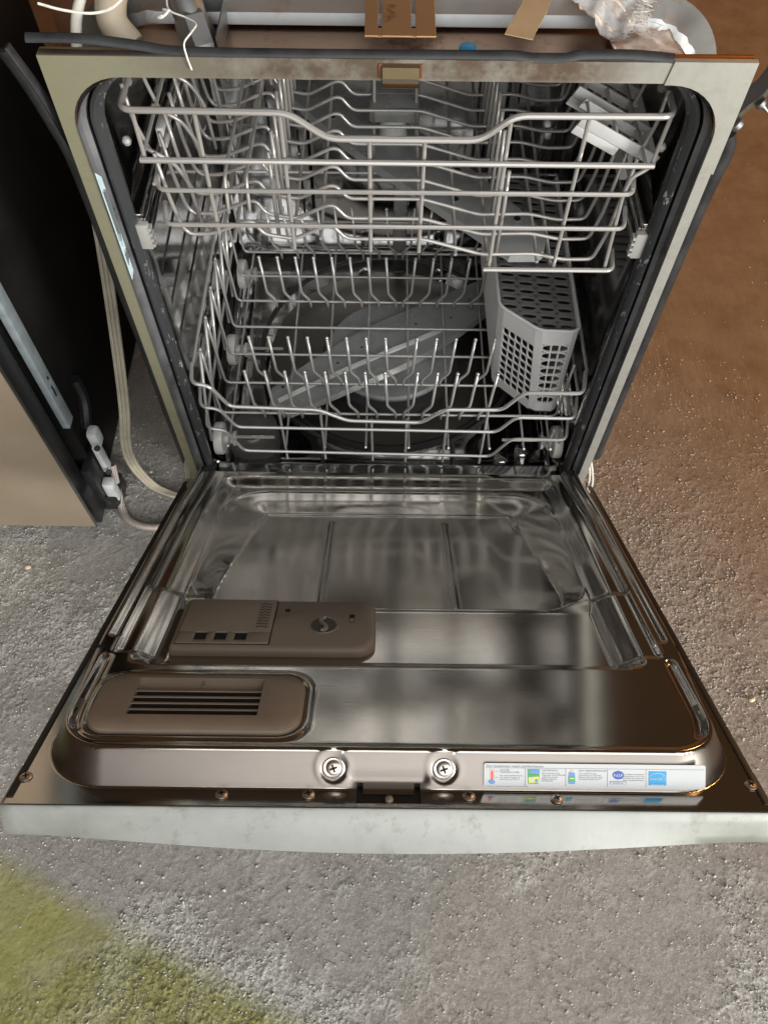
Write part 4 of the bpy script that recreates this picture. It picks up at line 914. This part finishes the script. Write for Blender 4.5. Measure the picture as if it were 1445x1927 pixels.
for sx in (-1, 1):
    wire('side_rail', [(sx*0.2680, 0.058, 0.131), (sx*0.2680, 0.470, 0.131)], 0.0024, ml, LR)
    wire('side_rail', [(sx*0.2660, 0.058, 0.083), (sx*0.2660, 0.470, 0.083)], 0.0024, ml, LR)
    wire('side_rail', [(sx*0.2690, 0.058, 0.181), (sx*0.2690, 0.470, 0.181)], 0.0026, ml, LR)
wire('back_rail', [(-0.269, 0.470, 0.181), (0.269, 0.470, 0.181)], 0.0026, ml, LR)
wire('back_wire', [(-0.267, 0.470, 0.083), (0.267, 0.470, 0.083)], 0.0024, ml, LR)
def tine_mesh(sg):
    V, F = tube_geo([(sg*0.0085, 0.0, -0.003), (sg*0.0080, 0, 0.012), (-sg*0.0050, 0, 0.029), (-sg*0.0090, 0, 0.104)], 0.0023, 0.006, 8); mb = MB().add(V, F)
    mb.lathe([(0.0, -0.003), (0.0027, -0.0014), (0.0029, 0.001), (0.0, 0.0028)], (-sg*0.0090, 0, 0.104), seg=8, cap0=False, cap1=False)
    return mesh_data('tine', mb.V, mb.F, ml)
TL_, TR_ = tine_mesh(1), tine_mesh(-1)
for y in (lrows[0]-0.006, lrows[1], lrows[4]-0.010, lrows[6]-0.012):
    for k in range(13):
        x = -0.199+0.0288*k
        inst('tine', TL_ if x < 0.004 else TR_, LR, (x, y, 0.030))
# rollers
def roller(x, y, z, sx):
    mb = MB(); mb.lathe([(0.010, -0.0075), (0.019, -0.0075), (0.0245, -0.0065), (0.0255, -0.004), (0.0255, 0.004), (0.0245, 0.0065), (0.020, 0.0070), (0.012, 0.003)], (x, y, z), (sx, 0, 0), 32)
    o = mb.build('roller', M['roller'], LR)
    mb = MB(); mb.lathe([(0.012, -0.0250), (0.012, -0.021), (0.0085, -0.0205), (0.0085, -0.0075)], (x, y, z), (sx, 0, 0), 18); mb.lathe([(0.0055, 0.0), (0.0055, 0.008)], (x, y, z), (sx, 0, 0), 14)
    mb.build('axle', M['grey_plastic'], o)
    wire('axle_wire', [(x-sx*0.018, y, z+0.004), (x-sx*0.085, y, z+0.004)], 0.0028, ml, LR)
for sx in (-1, 1):
    for y, z in ((0.066, 0.002), (0.250, 0.000), (0.425, 0.004)): roller(sx*0.2620, y, z, sx)
wire('basket_hook', [(0.246, 0.045, 0.060), (0.243, 0.052, 0.010), (0.252, 0.056, -0.008), (0.262, 0.052, 0.012), (0.258, 0.045, 0.060)], 0.0024, ml, LR, 0.008)

# ------------------------------------------------------------------ cutlery basket
CB = thing('cutlery_basket', (0.205, 0.26, 0.034), 'grey plastic cutlery basket with slotted lid, at the right side of the lower rack', 'cutlery basket')
def perforated(name, P, nu, nv, fill, th, mat, parent, pill=0.5, bars=0):
    """P(u,v,h): panel mapping; nu x nv cells each with a rounded hole"""
    mb = MB(); m = 16
    hole = []
    for k in range(m):
        a = 2*PI*(k+.5)/m; c, s = math.cos(a), math.sin(a); q = 1/max(abs(c), abs(s)); q = q*(1-pill)+pill*1.0
        hole.append((.5+.5*fill[0]*c*q, .5+.5*fill[1]*s*q))
    edge = []
    for k in range(m):
        a = 2*PI*(k+.5)/m; c, s = math.cos(a), math.sin(a); q = 1/max(abs(c), abs(s)); edge.append((.5+.5*c*q, .5+.5*s*q))
    for h0, h1 in ((0, th),):
        for i in range(nu):
            for j in range(nv):
                E = lambda L, h: [P((i+a)/nu, (j+b)/nv, h) for a, b in L]
                mb.loft([E(edge, h1), E(hole, h1), E(hole, h0), E(edge, h0)])
                for b_ in range(bars):
                    u = .5+fill[0]*((b_+1)/(bars+1)-.5); w = 0.035
                    mb.loft([[P((i+u-w)/nu, (j+v)/nv, h), P((i+u+w)/nu, (j+v)/nv, h)] if 0 else [P((i+u-w)/nu, (j+v)/nv, th*.2), P((i+u+w)/nu, (j+v)/nv, th*.2), P((i+u+w)/nu, (j+v)/nv, th*.8), P((i+u-w)/nu, (j+v)/nv, th*.8)] for v in (.5-fill[1]/2, .5+fill[1]/2)])
    return mb.build(name, mat, parent, sharp=35)
def basket():
    z0, z1 = 0.036, 0.203
    bot = [(0.1600, 0.430), (0.1635, 0.160), (0.1690, 0.152), (0.2160, 0.104), (0.2260, 0.0985), (0.2500, 0.0975), (0.2570, 0.103), (0.2580, 0.430)]
    top = [(0.1500, 0.432), (0.1530, 0.158), (0.1590, 0.149), (0.2000, 0.113), (0.2100, 0.1080), (0.2520, 0.1070), (0.2600, 0.113), (0.2610, 0.432)]
    G = plain('basket_plastic', (0.70, 0.70, 0.69), 0.36, 0, 0.05, 25); th = 0.0026
    def pan(k0, k1):
        a0, a1, b0, b1 = bot[k0], bot[k1], top[k0], top[k1]
        dx, dy = a1[0]-a0[0], a1[1]-a0[1]; L = math.hypot(dx, dy); nx, ny = -dy/L, dx/L
        def P(u, v, h):
            x = (a0[0]*(1-u)+a1[0]*u)*(1-v)+(b0[0]*(1-u)+b1[0]*u)*v; y = (a0[1]*(1-u)+a1[1]*u)*(1-v)+(b0[1]*(1-u)+b1[1]*u)*v
            return Vector((x+nx*(th-h), y+ny*(th-h), z0+(z1-z0)*v))
        return P
    def sub(P, u0, u1, v0, v1): return lambda u, v, h: P(u0+(u1-u0)*u, v0+(v1-v0)*v, h)
    def solid(mb, P, u0=0, u1=1, v0=0, v1=1):
        q = [P(u, v, h) for h in (0, th) for u, v in ((u0, v0), (u1, v0), (u1, v1), (u0, v1))]
        mb.add(q, [(0, 1, 2, 3), (7, 6, 5, 4), (0, 4, 5, 1), (1, 5, 6, 2), (2, 6, 7, 3), (3, 7, 4, 0)])
    Pc, Pf, Ps, Pr = pan(2, 3), pan(4, 5), pan(0, 1), pan(6, 7)
    mb = MB(); solid(mb, Pc, 0, 1, 0, .10); solid(mb, Pc, 0, 1, .80, 1); solid(mb, Pf, 0, 1, 0, .12); solid(mb, Pf, 0, 1, .85, 1)
    solid(mb, Pc, 0, .03, .10, .80); solid(mb, Pf, 0, .03, .12, .85); solid(mb, Pf, .97, 1, .12, .85)
    for a, b in ((1, 2), (3, 4), (5, 6)): solid(mb, pan(a, b))
    mb.build('basket_corner', G, CB, sharp=50)
    perforated('slotted_panel', sub(Pc, .03, 1, .10, .80), 5, 8, (0.92, 0.90), th, G, CB, 0.30)
    perforated('slotted_panel', sub(Pf, .03, .97, .12, .85), 1, 8, (0.98, 0.84), th, G, CB, 0.55, bars=2)
    mb = MB(); solid(mb, Ps); 
    for k in range(34):
        u = (k+.5)/34; q = [Ps(u-.004, .02, th+h) for h in (0, .0007)]
        mb.add([Ps(u-.005, .02, th), Ps(u+.005, .02, th), Ps(u+.003, .02, th+.001), Ps(u-.003, .02, th+.001), Ps(u-.005, .97, th), Ps(u+.005, .97, th), Ps(u+.003, .97, th+.001), Ps(u-.003, .97, th+.001)], [(0, 1, 5, 4), (1, 2, 6, 5), (2, 3, 7, 6), (3, 0, 4, 7)])
    mb.build('ribbed_panel', G, CB, smooth=False)
    mb = MB(); solid(mb, Pr); mb.build('side_panel', G, CB, smooth=False)
    V = [(x, y, z0) for x, y in bot]+[(x, y, z0+.003) for x, y in bot]; N = len(bot)
    obj('basket_floor', V, [tuple(range(N))[::-1], tuple(range(N, 2*N))]+[(i, (i+1) % N, (i+1) % N+N, i+N) for i in range(N)], M['taupe_dark'], CB, smooth=False)
    # rim
    wire('rim', [(x, y, z1+0.001) for x, y in top], 0.0024, G, CB, 0.006, closed=False)
    # slotted lid sunk below the rim
    xl, xr = 0.1560, 0.2580; zl = z1-0.006
    def Q(u, v, h):
        yf = 0.432-(0.432-0.115)*v; x = xl+(xr-xl)*u
        if v > 0.86 and 0: pass
        lim = 0.118+max(0.0, (0.205-x))*0.85
        y = max(yf+0.010*(0.5-u), lim)
        return Vector((x, y, zl+h))
    lid = perforated('lid', Q, 4, 20, (0.80, 0.56), 0.0028, plain('lid_plastic', (0.20, 0.195, 0.185), 0.35), CB, 0.75)
    tp = [(0.158, 0.428), (0.158, 0.172), (0.206, 0.128), (0.256, 0.128), (0.256, 0.428)]
    MB().loft([[(x, y, h) for x, y in tp] for h in (zl-0.0115, zl-0.0095)], cap0=True, cap1=True).build('inner_tray', M['dark_plastic'], CB, smooth=False)
basket()

# ------------------------------------------------------------------ neighbouring dishwasher on the left
ND = thing('dishwasher', (-0.76, 0.27, ZF), 'second dishwasher at the left edge with a closed beige steel door and black side', 'dishwasher')
XN = -0.468
MB().box(-1.05, XN, -0.036, -0.030, -0.104, 0.60, 0.0018).build('outer_door_panel', M['nb_panel'], ND, sharp=30)
MB().box(-1.045, XN-0.006, -0.030, 0.012, -0.098, 0.60, 0.002).build('door_edge', M['scuffed'], ND)
MB().box(XN-0.0004, XN+0.0008, -0.0365, -0.031, -0.104, 0.60, 0.0002).build('panel_edge', M['galv'], ND)
MB().box(-1.045, XN+0.004, 0.030, 0.035, -0.02, 0.66, 0.001).build('frame', M['mat_black'], ND)
MB().box(XN-0.002, XN+0.009, 0.020, 0.041, 0.085, 0.70, 0.001).box(XN+0.0085, XN+0.0095, 0.024, 0.036, 0.16, 0.175).build('side_strip', plain('pale_galvanised', (0.40, 0.46, 0.49), 0.5, 0.45, 0.18, 40), ND)
mb = MB(); mb.box(XN+0.0088, XN+0.0102, 0.027, 0.030, 0.150, 0.170); mb.box(XN+0.0088, XN+0.0102, 0.029, 0.032, 0.183, 0.187); mb.build('strip_slot', M['black'], ND)
MB().box(-1.04, XN-0.004, 0.036, 0.43, -0.06, 0.70, 0.004).build('body', M['mat_black'], ND)
MB().box(-1.02, XN-0.010, 0.05, 0.42, ZF+0.004, -0.06, 0.004).build('base', M['mat_black'], ND)
mb = MB(); mb.box(XN-0.010, XN+0.028, 0.010, 0.060, ZF+0.002, -0.088, 0.004); mb.box(XN-0.004, XN+0.012, 0.004, 0.055, -0.09, -0.005, 0.003); mb.box(XN-0.02, XN+0.002, -0.02, 0.03, -0.12, -0.03, 0.003); mb.build('hinge_block', M['scuffed'], ND)
hb = MB().box(XN+0.014, XN+0.024, 0.034, 0.052, -0.052, 0.016, 0.003).box(XN+0.012, XN+0.030, 0.038, 0.060, 0.010, 0.044, 0.006).box(XN+0.012, XN+0.03, 0.012, 0.03, -0.105, -0.055, 0.004).build('hinge_clip', plain('clip_grey', (0.44, 0.46, 0.46), 0.45, 0, 0.2, 60), ND, sharp=30)
for y, z in ((0.030, 0.022), (0.028, -0.04)):
    MB().lathe([(0.005, 0), (0.0045, 0.002), (0.0, 0.003)], (XN+0.0265, y, z), (0.6, -0.8, 0.3), 12, cap1=False).build('clip_screw', M['black'], hb)
MB().tube([(XN+0.002, 0.07, 0.02), (XN+0.004, 0.10, 0.06), (XN+0.002, 0.10, 0.10)], 0.009, 0.02, 8).build('torn_seal', M['scuffed'], ND)

# ------------------------------------------------------------------ cords and loose things
def px_floor(x, y, z=ZF): return (x, y, z)
pc = thing('power_cord', (-0.40, 0.05, ZF), 'flat beige ribbon cord hanging down the gap between the two dishwashers', 'cord')
path = smooth_path([(-0.370, 0.20, 0.42), (-0.376, 0.16, 0.30), (-0.386, 0.12, 0.18), (-0.392, 0.07, 0.08), (-0.408, 0.055, 0.0), (-0.412, 0.055, -0.06), (-0.398, 0.052, -0.108), (-0.378, 0.045, -0.121), (-0.35, 0.035, -0.122), (-0.322, 0.035, -0.121), (-0.28, 0.06, -0.121)], 10)
for k in range(3):
    off = (k-1)*0.0052
    V, F = tube_geo([p+Vector((off, off*0.3, 0)) for p in path], 0.0029, 0, 8); obj('conductor', V, F, M['cord'], pc)
bh = wire('braided_hose', smooth_path([(-0.447, 0.055, -0.06), (-0.446, 0.035, -0.10), (-0.440, 0.010, -0.121), (-0.425, -0.012, -0.1235), (-0.395, -0.024, -0.1235), (-0.36, -0.022, -0.1235), (-0.33, -0.008, -0.1235), (-0.29, 0.02, -0.1235)], 8), 0.0062, M['braid'], None, seg=10)
tag(bh, 'braided grey hose curving over the floor in front of the gap', 'hose')
hw_ = thing('wire_pair', (0.31, 0.02, ZF), 'two thin white wires hanging beside the right door hinge', 'wire')
for k, dx in enumerate((0, 0.004)):
    V, F = tube_geo(smooth_path([(0.300+dx, 0.010, 0.030), (0.305+dx, 0.002, 0.012), (0.307+dx*1.5, -0.004, -0.01), (0.304+dx*1.5, -0.012, -0.04), (0.300+dx, -0.018, -0.06), (0.27, 0.02, -0.10)], 6), 0.0014, 0, 6); obj('strand', V, F, M['white_wire'], hw_)
lw = thing('wire_pair', (-0.305, 0.0, ZF), 'two thin white wires hanging beside the left door hinge', 'wire')
for dx in (0, 0.0035):
    V, F = tube_geo(smooth_path([(-0.300-dx, 0.012, 0.030), (-0.3035-dx, 0.002, 0.004), (-0.304-dx, -0.006, -0.03), (-0.296, 0.0, -0.07)], 6), 0.0015, 0, 6); obj('strand', V, F, M['cord'], lw)
# strings at the top left
st1 = wire('string', smooth_path([(-0.292, 0.020, 0.668), (-0.272, 0.018, 0.664), (-0.248, 0.018, 0.662), (-0.228, 0.02, 0.668), (-0.214, 0.03, 0.682), (-0.211, 0.06, 0.700), (-0.212, 0.09, 0.70), (-0.2, 0.14, 0.66)], 8), 0.0011, M['string'], None, seg=6)
tag(st1, 'white string looping over the left end of the black rubber strip', 'string')
st2 = MB().tube(smooth_path([(-0.196, 0.12, 0.655), (-0.199, 0.09, 0.653), (-0.197, 0.06, 0.652), (-0.192, 0.044, 0.651), (-0.178, 0.036, 0.650), (-0.168, 0.026, 0.650), (-0.170, 0.012, 0.6505), (-0.175, 0.002, 0.6475), (-0.174, -0.003, 0.640), (-0.172, -0.003, 0.628)], 8), 0.0008, 0, 6)
st2.tube(smooth_path([(-0.192, 0.044, 0.651), (-0.196, 0.038, 0.655), (-0.191, 0.034, 0.656), (-0.196, 0.030, 0.653), (-0.199, 0.028, 0.654), (-0.195, 0.026, 0.656)], 6), 0.0010, 0, 6)
tag(st2.build('string', M['string']), 'thin knotted white string hanging down over the frame', 'string')
# tape strip
def tape():
    P = [(0.100, 0.006, 0.6535), (0.104, 0.020, 0.652), (0.118, 0.060, 0.648), (0.128, 0.098, 0.6435), (0.138, 0.14, 0.643), (0.148, 0.18, 0.643)]
    mb = MB(); dx, dy = 0.0112, -0.004
    e = [0.0, 0.003, -0.002, 0.001]
    mb.loft([[(x-dx, y-dy, z+0.0002), (x+dx, y+dy, z+0.0002), (x+dx, y+dy, z-0.0004), (x-dx, y-dy, z-0.0004)] for x, y, z in P], cap0=True, cap1=True)
    tag(mb.build('tape_strip', M['tape'], None, smooth=False), 'tan tape strip with a torn end lying over the top edge', 'tape')
tape()
# crumpled translucent scrap
def scrap():
    r_ = np.random.default_rng(3)
    t = NT('translucent_film'); v = t.coords(); nn = t.noise(v, 60, 5, 0.7)
    t.set(t.mix(t.ramp(nn, [(0.35, 0.0), (0.65, 1.0)]), (0.78, 0.75, 0.72), (0.90, 0.88, 0.86)), 0.0, 0.30); t.b.inputs['Transmission Weight'].default_value = 0.45
    t.bump(nn, 0.5, 0.003)
    def sheet(name, c00, c10, c11, c01, nu, nv, amp, mat, seed, fray=0.0):
        q = np.random.default_rng(seed); C0 = [Vector(c) for c in (c00, c10, c11, c01)]; V = []
        for i in range(nu+1):
            for j in range(nv+1):
                u, w = i/nu, j/nv; p = C0[0]*(1-u)*(1-w)+C0[1]*u*(1-w)+C0[2]*u*w+C0[3]*(1-u)*w
                x, y = p.x, p.y; h = amp*(math.sin(u*9+3*w+seed)*math.sin(w*7-2*u)+0.6*math.sin(u*19+w*5)*math.cos(w*15)+q.normal(0, .18))
                e = fray*(abs(q.normal(0, 1)) if i in (0, nu) or j in (0, nv) else 0)
                V.append(p+Vector((e*q.normal(0, .6), e*q.normal(0, .6), h)))
        F = [(i*(nv+1)+j, (i+1)*(nv+1)+j, (i+1)*(nv+1)+j+1, i*(nv+1)+j+1) for i in range(nu) for j in range(nv)]
        n = len(V); V2 = V+[p+Vector((0, 0, -0.0006)) for p in V]; F2 = F+[tuple(k+n for k in f[::-1]) for f in F]
        rim = [i*(nv+1) for i in range(nu)]+[nu*(nv+1)+j for j in range(nv)]+[i*(nv+1)+nv for i in range(nu, 0, -1)]+[j for j in range(nv, 0, -1)]
        F2 += [(a, b, b+n, a+n) for a, b in zip(rim, rim[1:]+rim[:1])]
        return obj(name, V2, F2, mat, None, sharp=None)
    o = sheet('plastic_scrap', (0.146, 0.112, 0.6450), (0.214, 0.104, 0.6430), (0.224, 0.060, 0.6330), (0.186, 0.054, 0.6250), 26, 20, 0.0026, t.m, 3, 0.0016)
    mb = MB()
    for k in range(160):
        u = r_.random(); p = Vector((0.216, 0.095, 0.643)).lerp(Vector((0.208, 0.058, 0.631)), u)+Vector((r_.normal(0, .004), r_.normal(0, .004), r_.normal(0, .002)))
        d = Vector((1, -0.3, r_.normal(0, .3))).normalized(); mb.tube([p, p+d*0.006*r_.random()+Vector((0, 0, .001)), p+d*0.013*r_.random()+Vector((0, r_.normal(0, .002), 0))], 0.00022, 0, 3)
    fb = mb.build('frayed_edge', M['fluff'], o); fb['kind'] = 'stuff'
    tag(o, 'crumpled white translucent plastic scrap with a frayed edge on the machine top', 'plastic scrap')
    t2 = NT('peach_film'); v2 = t2.coords(); n2 = t2.noise(v2, 40, 5, 0.7)
    t2.set(t2.mix(t2.ramp(n2, [(0.4, 0.0), (0.6, 1.0)]), (0.52, 0.30, 0.19), (0.72, 0.58, 0.48)), 0.0, 0.3); t2.b.inputs['Transmission Weight'].default_value = 0.25
    o2 = sheet('plastic_film', (0.192, 0.094, 0.6155), (0.250, 0.090, 0.6150), (0.262, 0.044, 0.6140), (0.196, 0.046, 0.6150), 18, 14, 0.0016, t2.m, 8, 0.001)
    tag(o2, 'thin peach coloured plastic film lying along the right end of the machine top', 'plastic film')
scrap()
# pipe fitting on the top left
pf = thing('pipe_fitting', (-0.175, 0.07, 0.607), 'grey metal pipe elbow with hex collar on the machine top', 'pipe fitting')
MB().lathe([(0.0155, 0.0), (0.0165, 0.004), (0.0165, 0.030), (0.0150, 0.034)], (-0.170, 0.048, 0.610), (-0.25, 0.50, 0.45), 6).build('hex_collar', M['galv'], pf, smooth=False)
MB().lathe([(0.0140, 0.030), (0.0148, 0.040), (0.0140, 0.055), (0.0125, 0.075), (0.0115, 0.080)], (-0.170, 0.048, 0.610), (-0.25, 0.50, 0.45), 20).build('pipe', M['galv'], pf)
MB().box(-0.1560, -0.1545, 0.036, 0.100, 0.6075, 0.634, 0.0004).build('side_flange', M['galv'], pf)
# hoses on the far left of the top
h1 = wire('hose', smooth_path([(-0.283, 0.045, 0.615), (-0.281, 0.07, 0.635), (-0.274, 0.105, 0.645), (-0.262, 0.15, 0.65), (-0.24, 0.21, 0.65)], 8), 0.0048, M['white_wire'], None, seg=10)
tag(h1, 'thin cream hose curving up at the left end of the machine top', 'hose')
h2 = wire('hose', smooth_path([(-0.238, 0.060, 0.612), (-0.252, 0.070, 0.630), (-0.250, 0.100, 0.644), (-0.232, 0.135, 0.648), (-0.205, 0.16, 0.65), (-0.17, 0.17, 0.65)], 8), 0.0135, M['hose_beige'], None, seg=14)
tag(h2, 'thick beige hose bend on the top left of the machine', 'hose')
# brown board and lath behind the gap, at the far left
bb = MB().box(-0.60, -0.36, 0.80, 0.83, ZF+0.003, 0.62, 0.003).build('wooden_board', M['brown_box']); tag(bb, 'dim brown board upright behind the gap at the upper left', 'board')
# blue cap
bc = MB().lathe([(0.0080, 0), (0.0080, 0.0014), (0.0070, 0.0022), (0.0, 0.0024)], (0.0650, 0.064, 0.6108), (0, 0, 1), 20, cap1=False).build('bottle_cap', plain('cap_blue', (0.02, 0.30, 0.55), 0.35)); tag(bc, 'small bright blue cap on the machine top beside the strap', 'cap')
# crumbs on the floor
def pebble(x, y, r, label, seed, mat=M['pebble']):
    bm = bmesh.new(); bmesh.ops.create_icosphere(bm, subdivisions=2, radius=r); q = np.random.default_rng(seed)
    for v in bm.verts: v.co = Vector((v.co.x*(1+q.normal(0, .12)), v.co.y*(0.8+q.normal(0, .1)), v.co.z*(0.7+q.normal(0, .1))))
    V = [v.co+Vector((x, y, ZF+r*0.75)) for v in bm.verts]; F = [[v.index for v in f.verts] for f in bm.faces]; bm.free()
    tag(obj('pebble', V, F, mat, None), label, 'pebble')
pebble(0.537, -0.302, 0.0048, 'pale yellow pebble on the floor right of the door', 1)
pebble(-0.572, -0.099, 0.0048, 'small tan chip on the floor left of the open door', 2)
